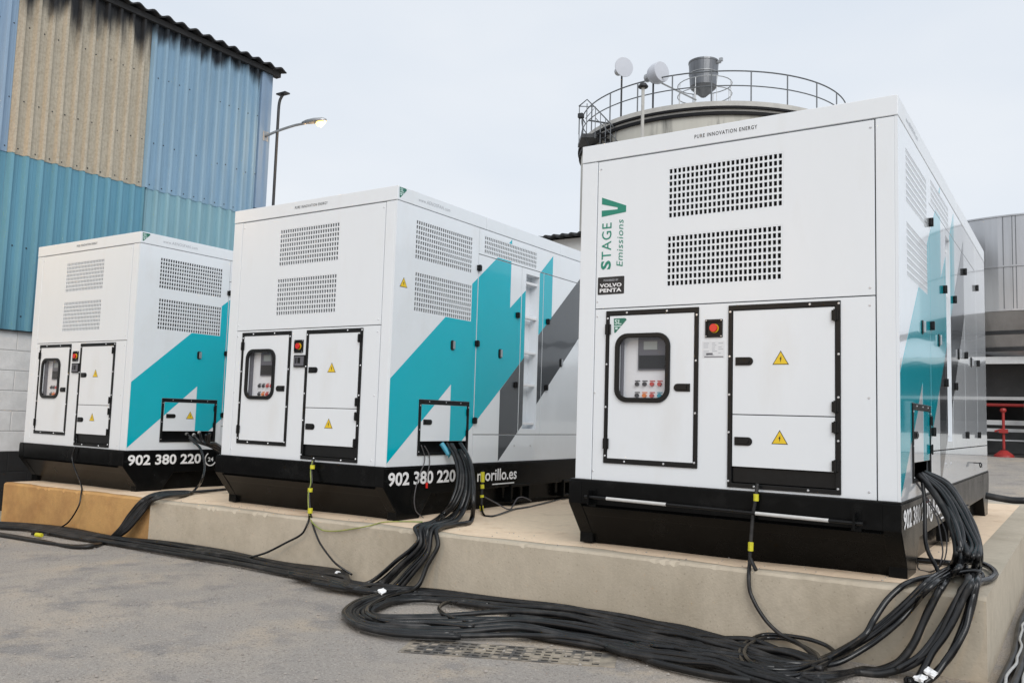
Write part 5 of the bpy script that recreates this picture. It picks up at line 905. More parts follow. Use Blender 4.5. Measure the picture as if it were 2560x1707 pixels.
    ('power_cable', 'black power cable draped over the plinth between the farthest and the middle generator', 'cable', 'cables over the plinth gap', 'cable_dusty', 0.0155, [(-4.925, 0.835, -0.469), (-5.18, 0.882, -0.501), (-5.135, 0.508, -0.501), (-5.082, 0.362, -0.501), (-4.926, -0.053, -0.489), (-4.972, -0.135, -0.507), (-5.01, -0.15, -0.562), (-5.124, -0.2, -0.712), (-5.219, -0.25, -0.854), (-5.422, -0.291, -0.984), (-5.238, -0.58, -0.982), (-5.389, -0.684, -0.994), (-5.933, -0.699, -1.0), (-6.778, -0.708, -1.015), (-7.412, -0.765, -1.023)]),
    ('power_cable', 'black power cable draped over the plinth between the farthest and the middle generator', 'cable', 'cables over the plinth gap', 'cable_dusty', 0.0155, [(-4.925, 0.835, -0.469), (-5.18, 0.882, -0.501), (-5.135, 0.508, -0.501), (-5.022, 0.319, -0.5), (-4.835, -0.114, -0.488), (-4.989, -0.15, -0.57), (-5.094, -0.2, -0.716), (-5.198, -0.25, -0.858), (-5.417, -0.286, -0.984), (-5.223, -0.588, -0.982), (-5.374, -0.693, -0.994), (-5.95, -0.69, -1.001), (-6.807, -0.695, -1.016), (-7.443, -0.751, -1.023)]),
    ('power_cable', 'black power cable draped over the plinth between the farthest and the middle generator', 'cable', 'cables over the plinth gap', 'cable_dusty', 0.0155, [(-4.925, 0.835, -0.469), (-5.18, 0.882, -0.501), (-5.135, 0.508, -0.501), (-4.971, 0.283, -0.5), (-4.759, -0.166, -0.488), (-4.97, -0.15, -0.577), (-5.069, -0.2, -0.72), (-5.179, -0.25, -0.862), (-5.412, -0.282, -0.984), (-5.211, -0.596, -0.982), (-5.361, -0.7, -0.994), (-5.964, -0.683, -1.001), (-6.831, -0.683, -1.016), (-7.47, -0.739, -1.023)]),
    ('power_cable', 'black power cable draped over the plinth between the farthest and the middle generator', 'cable', 'cables over the plinth gap', 'cable_dusty', 0.0155, [(-4.925, 0.835, -0.469), (-5.18, 0.882, -0.501), (-5.135, 0.508, -0.501), (-4.912, 0.241, -0.499), (-4.672, -0.225, -0.487), (-4.949, -0.15, -0.585), (-5.04, -0.2, -0.725), (-5.158, -0.25, -0.866), (-5.407, -0.278, -0.984), (-5.196, -0.605, -0.982), (-5.347, -0.708, -0.994), (-5.981, -0.674, -1.001), (-6.86, -0.669, -1.016), (-7.502, -0.724, -1.024)]),
    ('power_cable', 'dusty black cable in the flat run along the foot of the plinth at the left', 'cable', 'cables in the left run', 'cable_dusty', 0.017, [(-7.898, -0.361, -1.011), (-7.27, -0.19, -0.989), (-6.373, -0.19, -0.952), (-5.443, -0.202, -0.954), (-4.536, -0.19, -0.921), (-3.615, -0.199, -0.912), (-2.826, -0.19, -0.923), (-2.105, -0.19, -0.907), (-1.897, -0.319, -0.941), (-1.536, -0.313, -0.937), (-1.242, -0.249, -0.934)]),
    ('power_cable', 'dusty black cable in the flat run along the foot of the plinth at the left', 'cable', 'cables in the left run', 'cable_dusty', 0.017, [(-7.854, -0.382, -1.005), (-7.255, -0.197, -0.989), (-6.347, -0.204, -0.953), (-5.413, -0.221, -0.953), (-4.522, -0.199, -0.917), (-3.613, -0.2, -0.906), (-2.782, -0.213, -0.925), (-2.076, -0.219, -0.904), (-1.883, -0.334, -0.939), (-1.512, -0.345, -0.933), (-1.239, -0.253, -0.929)]),
    ('power_cable', 'dusty black cable in the flat run along the foot of the plinth at the left', 'cable', 'cables in the left run', 'cable_dusty', 0.017, [(-7.867, -0.375, -1.007), (-7.209, -0.221, -0.983), (-6.317, -0.221, -0.952), (-5.421, -0.216, -0.953), (-4.447, -0.25, -0.924), (-3.559, -0.229, -0.914), (-2.711, -0.25, -0.923), (-2.044, -0.252, -0.903), (-1.85, -0.368, -0.932), (-1.503, -0.358, -0.925), (-1.237, -0.255, -0.93)]),
    ('power_cable', 'dusty black cable in the flat run along the foot of the plinth at the left', 'cable', 'cables in the left run', 'cable_dusty', 0.017, [(-7.75, -0.43, -1.001), (-7.158, -0.247, -0.976), (-6.273, -0.245, -0.954), (-5.368, -0.248, -0.947), (-4.448, -0.25, -0.93), (-3.511, -0.255, -0.906), (-2.689, -0.261, -0.92), (-2.01, -0.286, -0.914), (-1.833, -0.386, -0.927), (-1.502, -0.359, -0.924), (-1.223, -0.272, -0.918)]),
    ('power_cable', 'dusty black cable in the flat run along the foot of the plinth at the left', 'cable', 'cables in the left run', 'cable_dusty', 0.017, [(-7.718, -0.445, -0.991), (-7.134, -0.259, -0.982), (-6.201, -0.285, -0.968), (-5.338, -0.266, -0.942), (-4.435, -0.258, -0.919), (-3.475, -0.274, -0.923), (-2.591, -0.312, -0.93), (-1.937, -0.359, -0.909), (-1.784, -0.435, -0.932), (-1.484, -0.384, -0.912), (-1.208, -0.291, -0.93)]),
    ('power_cable', 'dusty black cable in the flat run along the foot of the plinth at the left', 'cable', 'cables in the left run', 'cable_dusty', 0.017, [(-7.644, -0.479, -0.998), (-7.106, -0.273, -0.985), (-6.208, -0.281, -0.959), (-5.333, -0.269, -0.942), (-4.37, -0.303, -0.944), (-3.42, -0.304, -0.912), (-2.532, -0.343, -0.929), (-1.947, -0.35, -0.912), (-1.755, -0.466, -0.937), (-1.453, -0.427, -0.923), (-1.204, -0.295, -0.91)]),
    ('power_cable', 'dusty black cable in the flat run along the foot of the plinth at the left', 'cable', 'cables in the left run', 'cable_dusty', 0.017, [(-7.597, -0.501, -1.005), (-7.048, -0.303, -0.987), (-6.134, -0.321, -0.968), (-5.307, -0.285, -0.953), (-4.353, -0.314, -0.94), (-3.415, -0.306, -0.931), (-2.49, -0.365, -0.926), (-1.877, -0.42, -0.926), (-1.726, -0.495, -0.926), (-1.434, -0.452, -0.929), (-1.194, -0.307, -0.917)]),
    ('power_cable', 'dusty black cable in the flat run along the foot of the plinth at the left', 'cable', 'cables in the left run', 'cable_dusty', 0.017, [(-7.582, -0.508, -0.998), (-7.022, -0.316, -0.994), (-6.113, -0.333, -0.973), (-5.244, -0.323, -0.97), (-4.326, -0.333, -0.952), (-3.304, -0.366, -0.946), (-2.399, -0.412, -0.941), (-1.841, -0.456, -0.929), (-1.729, -0.492, -0.935), (-1.441, -0.443, -0.924), (-1.183, -0.321, -0.928)]),
    ('power_cable', 'dusty black cable in the flat run along the foot of the plinth at the left', 'cable', 'cables in the left run', 'cable_dusty', 0.017, [(-7.498, -0.547, -1.005), (-7.001, -0.326, -0.994), (-6.065, -0.359, -0.981), (-5.2, -0.35, -0.976), (-4.256, -0.38, -0.966), (-3.291, -0.373, -0.947), (-2.408, -0.408, -0.936), (-1.848, -0.449, -0.931), (-1.693, -0.53, -0.938), (-1.41, -0.486, -0.934), (-1.162, -0.346, -0.926)]),
    ('power_cable', 'dusty black cable in the flat run along the foot of the plinth at the left', 'cable', 'cables in the left run', 'cable_dusty', 0.017, [(-7.48, -0.555, -1.007), (-6.936, -0.359, -1.0), (-6.02, -0.384, -0.989), (-5.194, -0.354, -0.98), (-4.257, -0.379, -0.967), (-3.285, -0.376, -0.953), (-2.331, -0.448, -0.946), (-1.804, -0.494, -0.939), (-1.673, -0.55, -0.939), (-1.402, -0.497, -0.935), (-1.156, -0.353, -0.933)]),
    ('power_cable', 'black cable of the big flat loop on the ground in front of the plinth', 'cable', 'cables of the ground loop', 'cable_dusty', 0.0175, [(1.836, -0.407, -0.888), (1.661, -0.296, -0.899), (1.449, -0.333, -0.89), (1.165, -0.234, -0.895), (0.922, -0.197, -0.885), (0.55, -0.22, -0.886), (0.086, -0.241, -0.871), (-0.435, -0.237, -0.898), (-1.297, -0.263, -0.931), (-1.337, -0.645, -0.935), (-1.228, -1.009, -0.929), (-1.078, -1.218, -0.935), (-0.787, -1.396, -0.931), (-0.489, -1.442, -0.915), (-0.126, -1.205, -0.921), (0.183, -0.991, -0.907), (0.562, -0.889, -0.891), (0.886, -0.925, -0.897), (1.246, -0.969, -0.884), (1.434, -0.964, -0.866), (1.628, -1.005, -0.889), (1.889, -1.165, -0.868), (2.096, -1.258, -0.867)]),
    ('power_cable', 'black cable of the big flat loop on the ground in front of the plinth', 'cable', 'cables of the ground loop', 'cable_dusty', 0.0175, [(1.839, -0.409, -0.892), (1.674, -0.363, -0.897), (1.427, -0.304, -0.865), (1.191, -0.3, -0.894), (0.929, -0.253, -0.886), (0.567, -0.27, -0.863), (0.082, -0.228, -0.884), (-0.42, -0.254, -0.895), (-1.247, -0.296, -0.93), (-1.278, -0.673, -0.927), (-1.179, -1.017, -0.924), (-1.006, -1.249, -0.919), (-0.75, -1.397, -0.918), (-0.512, -1.385, -0.918), (-0.166, -1.175, -0.913), (0.155, -0.95, -0.877), (0.523, -0.857, -0.902), (0.852, -0.869, -0.905), (1.204, -0.875, -0.879), (1.398, -0.861, -0.88), (1.599, -0.962, -0.875), (1.868, -1.048, -0.87), (2.076, -1.179, -0.869)]),
    ('power_cable', 'black cable of the big flat loop on the ground in front of the plinth', 'cable', 'cables of the ground loop', 'cable_dusty', 0.0175, [(1.88, -0.499, -0.869), (1.682, -0.402, -0.866), (1.455, -0.375, -0.894), (1.225, -0.338, -0.901), (0.978, -0.329, -0.89), (0.58, -0.281, -0.886), (0.14, -0.315, -0.889), (-0.396, -0.284, -0.905), (-1.179, -0.346, -0.928), (-1.212, -0.704, -0.921), (-1.199, -0.946, -0.939), (-1.034, -1.184, -0.932), (-0.758, -1.346, -0.918), (-0.584, -1.275, -0.93), (-0.252, -1.105, -0.917), (0.066, -0.834, -0.892), (0.493, -0.789, -0.906), (0.797, -0.765, -0.9), (1.149, -0.775, -0.898), (1.395, -0.816, -0.865), (1.588, -0.895, -0.883), (1.864, -1.049, -0.86), (2.051, -1.111, -0.887)]),
    ('power_cable', 'black cable of the big flat loop on the ground in front of the plinth', 'cable', 'cables of the ground loop', 'cable_dusty', 0.0175, [(1.866, -0.501, -0.87), (1.707, -0.475, -0.888), (1.458, -0.392, -0.9), (1.213, -0.353, -0.874), (0.981, -0.323, -0.905), (0.588, -0.33, -0.875), (0.16, -0.329, -0.869), (-0.388, -0.29, -0.892), (-1.087, -0.429, -0.921), (-1.218, -0.659, -0.938), (-1.11, -0.993, -0.926), (-1.016, -1.165, -0.931), (-0.832, -1.233, -0.935), (-0.58, -1.261, -0.916), (-0.324, -1.035, -0.923), (0.023, -0.788, -0.88), (0.42, -0.717, -0.873), (0.791, -0.723, -0.879), (1.134, -0.747, -0.874), (1.381, -0.781, -0.885), (1.579, -0.871, -0.862), (1.835, -0.956, -0.872), (2.025, -1.01, -0.858)]),
    ('power_cable', 'black cable of the big flat loop on the ground in front of the plinth', 'cable', 'cables of the ground loop', 'cable_dusty', 0.0175, [(1.88, -0.508, -0.891), (1.7, -0.481, -0.861), (1.457, -0.443, -0.871), (1.251, -0.419, -0.902), (1.004, -0.385, -0.876), (0.592, -0.335, -0.883), (0.189, -0.377, -0.856), (-0.318, -0.372, -0.901), (-1.073, -0.414, -0.935), (-1.141, -0.712, -0.927), (-1.109, -0.957, -0.931), (-1.017, -1.107, -0.935), (-0.804, -1.242, -0.922), (-0.612, -1.182, -0.922), (-0.378, -0.994, -0.915), (-0.039, -0.709, -0.914), (0.397, -0.679, -0.891), (0.741, -0.637, -0.886), (1.111, -0.651, -0.884), (1.346, -0.664, -0.899), (1.562, -0.804, -0.883), (1.829, -0.906, -0.897), (1.99, -0.921, -0.888)]),
    ('power_cable', 'black cable of the big flat loop on the ground in front of the plinth', 'cable', 'cables of the ground loop', 'cable_dusty', 0.0175, [(1.892, -0.586, -0.891), (1.736, -0.577, -0.896), (1.492, -0.514, -0.869), (1.252, -0.446, -0.873), (1.014, -0.431, -0.895), (0.611, -0.377, -0.884), (0.222, -0.423, -0.887), (-0.292, -0.424, -0.912), (-1.028, -0.436, -0.935), (-1.103, -0.694, -0.927), (-1.06, -0.964, -0.923), (-0.995, -1.093, -0.931), (-0.831, -1.167, -0.924), (-0.67, -1.1, -0.92), (-0.467, -0.906, -0.922), (-0.07, -0.668, -0.907), (0.369, -0.634, -0.873), (0.718, -0.601, -0.884), (1.075, -0.602, -0.879), (1.335, -0.645, -0.879), (1.536, -0.679, -0.874), (1.799, -0.797, -0.878), (1.993, -0.896, -0.878)]),
    ('power_cable', 'black cable of the big flat loop on the ground in front of the plinth', 'cable', 'cables of the ground loop', 'cable_dusty', 0.0175, [(1.929, -0.68, -0.861), (1.738, -0.601, -0.886), (1.491, -0.548, -0.88), (1.27, -0.497, -0.877), (1.012, -0.432, -0.876), (0.632, -0.423, -0.9), (0.247, -0.462, -0.873), (-0.265, -0.434, -0.906), (-0.937, -0.51, -0.926), (-1.086, -0.69, -0.93), (-1.029, -0.949, -0.923), (-1.005, -1.042, -0.937), (-0.815, -1.141, -0.918), (-0.673, -1.053, -0.915), (-0.549, -0.832, -0.928), (-0.159, -0.563, -0.887), (0.276, -0.518, -0.861), (0.699, -0.536, -0.897), (1.074, -0.568, -0.881), (1.298, -0.581, -0.887), (1.52, -0.65, -0.877), (1.784, -0.716, -0.895), (1.945, -0.783, -0.879)]),
    ('power_cable', 'dusty black cable in the wide flat run towards the lower right corner', 'cable', 'cables in the right run', 'cable_dusty', 0.0175, [(-0.427, -0.242, -0.916), (0.082, -0.248, -0.891), (0.557, -0.273, -0.901), (0.961, -0.303, -0.911), (1.187, -0.264, -0.907), (1.45, -0.34, -0.89), (1.693, -0.392, -0.889), (1.829, -0.377, -0.89)]),
    ('power_cable', 'dusty black cable in the wide flat run towards the lower right corner', 'cable', 'cables in the right run', 'cable_dusty', 0.0175, [(-0.374, -0.302, -0.919), (0.133, -0.311, -0.89), (0.601, -0.323, -0.905), (0.979, -0.325, -0.902), (1.234, -0.371, -0.903), (1.444, -0.378, -0.902), (1.714, -0.476, -0.885), (1.863, -0.466, -0.884)]),
    ('power_cable', 'dusty black cable in the wide flat run towards the lower right corner', 'cable', 'cables in the right run', 'cable_dusty', 0.0175, [(-0.345, -0.331, -0.907), (0.147, -0.33, -0.9), (0.601, -0.342, -0.894), (0.991, -0.405, -0.899), (1.25, -0.416, -0.89), (1.457, -0.431, -0.901), (1.731, -0.537, -0.892), (1.876, -0.517, -0.901)]),
    ('power_cable', 'dusty black cable in the wide flat run towards the lower right corner', 'cable', 'cables in the right run', 'cable_dusty', 0.0175, [(-0.25, -0.463, -0.924), (0.187, -0.388, -0.882), (0.651, -0.42, -0.906), (1.005, -0.427, -0.905), (1.257, -0.468, -0.893), (1.476, -0.504, -0.905), (1.747, -0.589, -0.902), (1.906, -0.576, -0.892)]),
    ('power_cable', 'dusty black cable in the wide flat run towards the lower right corner', 'cable', 'cables in the right run', 'cable_dusty', 0.0175, [(-0.196, -0.514, -0.924), (0.217, -0.438, -0.887), (0.659, -0.456, -0.891), (1.031, -0.5, -0.903), (1.263, -0.469, -0.895), (1.513, -0.588, -0.889), (1.744, -0.631, -0.893), (1.932, -0.679, -0.888)]),
    ('power_cable', 'dusty black cable in the wide flat run towards the lower right corner', 'cable', 'cables in the right run', 'cable_dusty', 0.0175, [(-0.154, -0.566, -0.916), (0.248, -0.476, -0.888), (0.668, -0.494, -0.904), (1.06, -0.551, -0.911), (1.279, -0.535, -0.906), (1.516, -0.603, -0.907), (1.762, -0.704, -0.889), (1.948, -0.77, -0.901)]),
    ('power_cable', 'dusty black cable in the wide flat run towards the lower right corner', 'cable', 'cables in the right run', 'cable_dusty', 0.0175, [(-0.157, -0.568, -0.912), (0.318, -0.564, -0.9), (0.702, -0.554, -0.909), (1.086, -0.586, -0.912), (1.301, -0.563, -0.907), (1.522, -0.654, -0.903), (1.793, -0.775, -0.886), (1.955, -0.797, -0.9)]),
    ('power_cable', 'dusty black cable in the wide flat run towards the lower right corner', 'cable', 'cables in the right run', 'cable_dusty', 0.0175, [(-0.105, -0.636, -0.907), (0.365, -0.612, -0.891), (0.706, -0.581, -0.911), (1.096, -0.62, -0.907), (1.308, -0.61, -0.909), (1.533, -0.699, -0.893), (1.788, -0.784, -0.888), (1.994, -0.901, -0.884)]),
    ('power_cable', 'dusty black cable in the wide flat run towards the lower right corner', 'cable', 'cables in the right run', 'cable_dusty', 0.0175, [(-0.053, -0.713, -0.916), (0.376, -0.64, -0.891), (0.75, -0.642, -0.9), (1.122, -0.672, -0.904), (1.351, -0.698, -0.896), (1.553, -0.739, -0.903), (1.813, -0.826, -0.894), (1.996, -0.937, -0.893)]),
    ('power_cable', 'dusty black cable in the wide flat run towards the lower right corner', 'cable', 'cables in the right run', 'cable_dusty', 0.0175, [(-0.029, -0.729, -0.924), (0.441, -0.725, -0.911), (0.764, -0.681, -0.894), (1.133, -0.719, -0.895), (1.348, -0.716, -0.907), (1.556, -0.789, -0.902), (1.841, -0.945, -0.889), (2.038, -1.05, -0.883)]),
    ('power_cable', 'dusty black cable in the wide flat run towards the lower right corner', 'cable', 'cables in the right run', 'cable_dusty', 0.0175, [(0.06, -0.829, -0.912), (0.46, -0.761, -0.91), (0.816, -0.774, -0.901), (1.162, -0.793, -0.911), (1.378, -0.785, -0.898), (1.594, -0.884, -0.896), (1.856, -0.998, -0.889), (2.021, -1.036, -0.887)]),
    ('power_cable', 'dusty black cable in the wide flat run towards the lower right corner', 'cable', 'cables in the right run', 'cable_dusty', 0.0175, [(0.1, -0.879, -0.913), (0.525, -0.858, -0.902), (0.825, -0.803, -0.907), (1.17, -0.819, -0.894), (1.401, -0.852, -0.899), (1.601, -0.944, -0.887), (1.86, -1.049, -0.894), (2.068, -1.192, -0.888)]),
    ('power_cable', 'dusty black cable in the wide flat run towards the lower right corner', 'cable', 'cables in the right run', 'cable_dusty', 0.0175, [(0.13, -0.935, -0.915), (0.566, -0.907, -0.914), (0.859, -0.893, -0.907), (1.2, -0.88, -0.9), (1.424, -0.923, -0.904), (1.604, -0.959, -0.895), (1.87, -1.083, -0.891), (2.074, -1.204, -0.884)]),
    ('power_cable', 'small stray cable bight standing inside the big flat loop', 'cable', '', 'cable', 0.014, [(0.063, -0.656, -0.9), (-0.184, -0.798, -0.903), (-0.268, -0.922, -0.904), (-0.487, -0.869, -0.907), (-0.655, -0.727, -0.909), (-0.722, -0.55, -0.909), (-0.652, -0.423, -0.909), (-0.461, -0.403, -0.906)]),
    ('control_wire', 'thin grey wire looping along the skid side of the middle generator', 'cable', '', 'cable_grey', 0.007, [(-1.9, 1.545, -0.369), (-1.88, 1.714, -0.436), (-1.749, 1.747, -0.492), (-1.86, 2.009, -0.48), (-1.88, 2.122, -0.415), (-1.9, 2.267, -0.415), (-1.9, 2.426, -0.462)]),
    ('power_cable', 'black cable lying on the sand beside the skid of the middle generator', 'cable', '', 'cable', 0.012, [(-1.88, 1.472, -0.363), (-1.87, 1.452, -0.443), (-1.56, 1.074, -0.489), (-1.478, 1.082, -0.488), (-1.584, 1.455, -0.489), (-1.688, 1.785, -0.49), (-1.715, 2.135, -0.49), (-2.002, 3.337, -0.492)]),
    ('power_cable', 'thick black cable lying across the sand towards the shed at the right edge', 'cable', '', 'cable_dusty', 0.02, [(2.677, -0.19, 0.089), (2.745, -0.19, 0.079), (2.802, -0.19, 0.073), (2.861, -0.19, 0.075)]),
    ('hose', 'black hose with pale edging in the run right of the plinth corner', 'hose', 'hoses right of the plinth', 'cable_dusty', 0.027, [(2.743, -1.0, -0.889), (2.733, -0.508, -0.889), (2.744, -0.015, -0.889), (2.757, 0.477, -0.889), (2.748, 0.969, -0.889), (2.734, 1.462, -0.889), (2.74, 1.954, -0.889), (2.755, 2.446, -0.889), (2.752, 2.938, -0.889), (2.736, 3.431, -0.889), (2.736, 3.923, -0.889), (2.753, 4.415, -0.889), (2.755, 4.908, -0.889), (2.739, 5.4, -0.889)]),
    ('hose', 'black hose with pale edging in the run right of the plinth corner', 'hose', 'hoses right of the plinth', 'cable_dusty', 0.027, [(2.789, -1.0, -0.879), (2.794, -0.508, -0.879), (2.81, -0.015, -0.879), (2.808, 0.477, -0.879), (2.792, 0.969, -0.879), (2.791, 1.462, -0.879), (2.807, 1.954, -0.879), (2.811, 2.446, -0.879), (2.795, 2.938, -0.879), (2.789, 3.431, -0.879), (2.802, 3.923, -0.879), (2.812, 4.415, -0.879), (2.8, 4.908, -0.879), (2.788, 5.4, -0.879)]),
    ('hose', 'black hose with pale edging in the run right of the plinth corner', 'hose', 'hoses right of the plinth', 'cable_dusty', 0.027, [(2.845, -1.0, -0.869), (2.861, -0.508, -0.869), (2.866, -0.015, -0.869), (2.852, 0.477, -0.869), (2.843, 0.969, -0.869), (2.856, 1.462, -0.869), (2.867, 1.954, -0.869), (2.856, 2.446, -0.869), (2.843, 2.938, -0.869), (2.852, 3.431, -0.869), (2.866, 3.923, -0.869), (2.86, 4.415, -0.869), (2.845, 4.908, -0.869), (2.848, 5.4, -0.869)]),
    ('hose', 'black hose with pale edging in the run right of the plinth corner', 'hose', 'hoses right of the plinth', 'cable_dusty', 0.027, [(2.91, -1.0, -0.859), (2.922, -0.508, -0.859), (2.912, -0.015, -0.859), (2.898, 0.477, -0.859), (2.906, 0.969, -0.859), (2.921, 1.462, -0.859), (2.916, 1.954, -0.859), (2.9, 2.446, -0.859), (2.902, 2.938, -0.859), (2.918, 3.431, -0.859), (2.92, 3.923, -0.859), (2.904, 4.415, -0.859), (2.899, 4.908, -0.859), (2.914, 5.4, -0.859)]),
    ('hose', 'black hose with pale edging in the run right of the plinth corner', 'hose', 'hoses right of the plinth', 'cable_dusty', 0.027, [(2.975, -1.0, -0.849), (2.972, -0.508, -0.849), (2.956, -0.015, -0.849), (2.956, 0.477, -0.849), (2.972, 0.969, -0.849), (2.975, 1.462, -0.849), (2.96, 1.954, -0.849), (2.954, 2.446, -0.849), (2.968, 2.938, -0.849), (2.977, 3.431, -0.849), (2.964, 3.923, -0.849), (2.953, 4.415, -0.849), (2.963, 4.908, -0.849), (2.977, 5.4, -0.849)]),
    ('cord', 'pale cord lying between the black hoses right of the plinth corner', 'cord', 'cords between the hoses', 'cord_white', 0.0075, [(2.781, -1.0, -0.857), (2.782, -0.836, -0.857), (2.763, -0.672, -0.857), (2.759, -0.508, -0.857), (2.765, -0.344, -0.857), (2.759, -0.179, -0.857), (2.771, -0.015, -0.857), (2.786, 0.149, -0.857), (2.781, 0.313, -0.857), (2.786, 0.477, -0.857), (2.786, 0.641, -0.857), (2.767, 0.805, -0.857), (2.764, 0.969, -0.857), (2.764, 1.133, -0.857), (2.755, 1.297, -0.857), (2.768, 1.462, -0.857), (2.781, 1.626, -0.857), (2.778, 1.79, -0.857), (2.789, 1.954, -0.857), (2.788, 2.118, -0.857), (2.771, 2.282, -0.857), (2.77, 2.446, -0.857), (2.765, 2.61, -0.857), (2.753, 2.774, -0.857), (2.766, 2.938, -0.857), (2.774, 3.103, -0.857), (2.774, 3.267, -0.857), (2.789, 3.431, -0.857), (2.789, 3.595, -0.857), (2.776, 3.759, -0.857), (2.777, 3.923, -0.857), (2.766, 4.087, -0.857), (2.754, 4.251, -0.857), (2.765, 4.415, -0.857), (2.767, 4.579, -0.857), (2.769, 4.744, -0.857), (2.788, 4.908, -0.857), (2.787, 5.072, -0.857), (2.78, 5.236, -0.857), (2.784, 5.4, -0.857)]),
    ('cord', 'pale cord lying between the black hoses right of the plinth corner', 'cord', 'cords between the hoses', 'cord_white', 0.0075, [(2.813, -1.0, -0.849), (2.82, -0.836, -0.849), (2.815, -0.672, -0.849), (2.826, -0.508, -0.849), (2.842, -0.344, -0.849), (2.837, -0.179, -0.849), (2.84, -0.015, -0.849), (2.841, 0.149, -0.849), (2.822, 0.313, -0.849), (2.818, 0.477, -0.849), (2.819, 0.641, -0.849), (2.811, 0.805, -0.849), (2.823, 0.969, -0.849), (2.836, 1.133, -0.849), (2.834, 1.297, -0.849), (2.843, 1.462, -0.849), (2.844, 1.626, -0.849), (2.826, 1.79, -0.849), (2.824, 1.954, -0.849), (2.82, 2.118, -0.849), (2.808, 2.282, -0.849), (2.82, 2.446, -0.849), (2.83, 2.61, -0.849), (2.829, 2.774, -0.849), (2.844, 2.938, -0.849), (2.844, 3.103, -0.849), (2.83, 3.267, -0.849), (2.831, 3.431, -0.849), (2.822, 3.595, -0.849), (2.808, 3.759, -0.849), (2.819, 3.923, -0.849), (2.823, 4.087, -0.849), (2.824, 4.251, -0.849), (2.843, 4.415, -0.849), (2.843, 4.579, -0.849), (2.834, 4.744, -0.849), (2.838, 4.908, -0.849), (2.824, 5.072, -0.849), (2.811, 5.236, -0.849), (2.819, 5.4, -0.849)]),
    ('cord', 'pale cord lying between the black hoses right of the plinth corner', 'cord', 'cords between the hoses', 'cord_white', 0.0075, [(2.88, -1.0, -0.841), (2.897, -0.836, -0.841), (2.893, -0.672, -0.841), (2.894, -0.508, -0.841), (2.896, -0.344, -0.841), (2.877, -0.179, -0.841), (2.872, -0.015, -0.841), (2.875, 0.149, -0.841), (2.866, 0.313, -0.841), (2.877, 0.477, -0.841), (2.892, 0.641, -0.841), (2.889, 0.805, -0.841), (2.897, 0.969, -0.841), (2.899, 1.133, -0.841), (2.881, 1.297, -0.841), (2.878, 1.462, -0.841), (2.875, 1.626, -0.841), (2.863, 1.79, -0.841), (2.875, 1.954, -0.841), (2.886, 2.118, -0.841), (2.885, 2.282, -0.841), (2.898, 2.446, -0.841), (2.9, 2.61, -0.841), (2.885, 2.774, -0.841), (2.885, 2.938, -0.841), (2.877, 3.103, -0.841), (2.863, 3.267, -0.841), (2.874, 3.431, -0.841), (2.879, 3.595, -0.841), (2.88, 3.759, -0.841), (2.897, 3.923, -0.841), (2.899, 4.087, -0.841), (2.889, 4.251, -0.841), (2.892, 4.415, -0.841), (2.879, 4.579, -0.841), (2.866, 4.744, -0.841), (2.874, 4.908, -0.841), (2.873, 5.072, -0.841), (2.875, 5.236, -0.841), (2.895, 5.4, -0.841)]),
    ('cord', 'pale cord lying between the black hoses right of the plinth corner', 'cord', 'cords between the hoses', 'cord_white', 0.0075, [(2.948, -1.0, -0.833), (2.95, -0.836, -0.833), (2.932, -0.672, -0.833), (2.926, -0.508, -0.833), (2.93, -0.344, -0.833), (2.922, -0.179, -0.833), (2.932, -0.015, -0.833), (2.948, 0.149, -0.833), (2.945, 0.313, -0.833), (2.951, 0.477, -0.833), (2.954, 0.641, -0.833), (2.936, 0.805, -0.833), (2.932, 0.969, -0.833), (2.93, 1.133, -0.833), (2.919, 1.297, -0.833), (2.93, 1.462, -0.833), (2.942, 1.626, -0.833), (2.94, 1.79, -0.833), (2.953, 1.954, -0.833), (2.955, 2.118, -0.833), (2.94, 2.282, -0.833), (2.939, 2.446, -0.833), (2.932, 2.61, -0.833), (2.918, 2.774, -0.833), (2.928, 2.938, -0.833), (2.935, 3.103, -0.833), (2.935, 3.267, -0.833), (2.952, 3.431, -0.833), (2.954, 3.595, -0.833), (2.944, 3.759, -0.833), (2.946, 3.923, -0.833), (2.935, 4.087, -0.833), (2.92, 4.251, -0.833), (2.929, 4.415, -0.833), (2.929, 4.579, -0.833), (2.93, 4.744, -0.833), (2.95, 4.908, -0.833), (2.951, 5.072, -0.833), (2.946, 5.236, -0.833), (2.952, 5.4, -0.833)]),
]
MARK = {'t1': (1.367, -0.06, -0.03), 't2': (1.347, -0.1, -0.338), 'e1': (-2.741, 0.0, -0.072), 'e2': (-2.724, -0.03, -0.277), 'e3': (-2.653, -0.085, -0.452), 'l1': (-2.021, -0.508, -0.925), 'l2': (-2.089, -0.273, -0.915), 'l3': (-1.224, -0.69, -0.875), 'l4': (2.381, -0.46, -0.874), 'l5': (2.427, -0.44, -0.842), 'blue': (-1.889, 0.86, 0.118), 'red': (-1.885, 0.601, -0.207), 'red3': (2.281, 0.55, -0.016), 'rod1': (-1.885, 1.449, -0.133), 'rod2': (-1.87, 1.455, -0.501), 'yl': (-6.325, -0.526, -0.99), 'n1': (-5.851, 0.9, 0.117), 'n2': (-5.741, 0.92, 0.109), 'n3': (-5.683, 0.95, 0.138)}
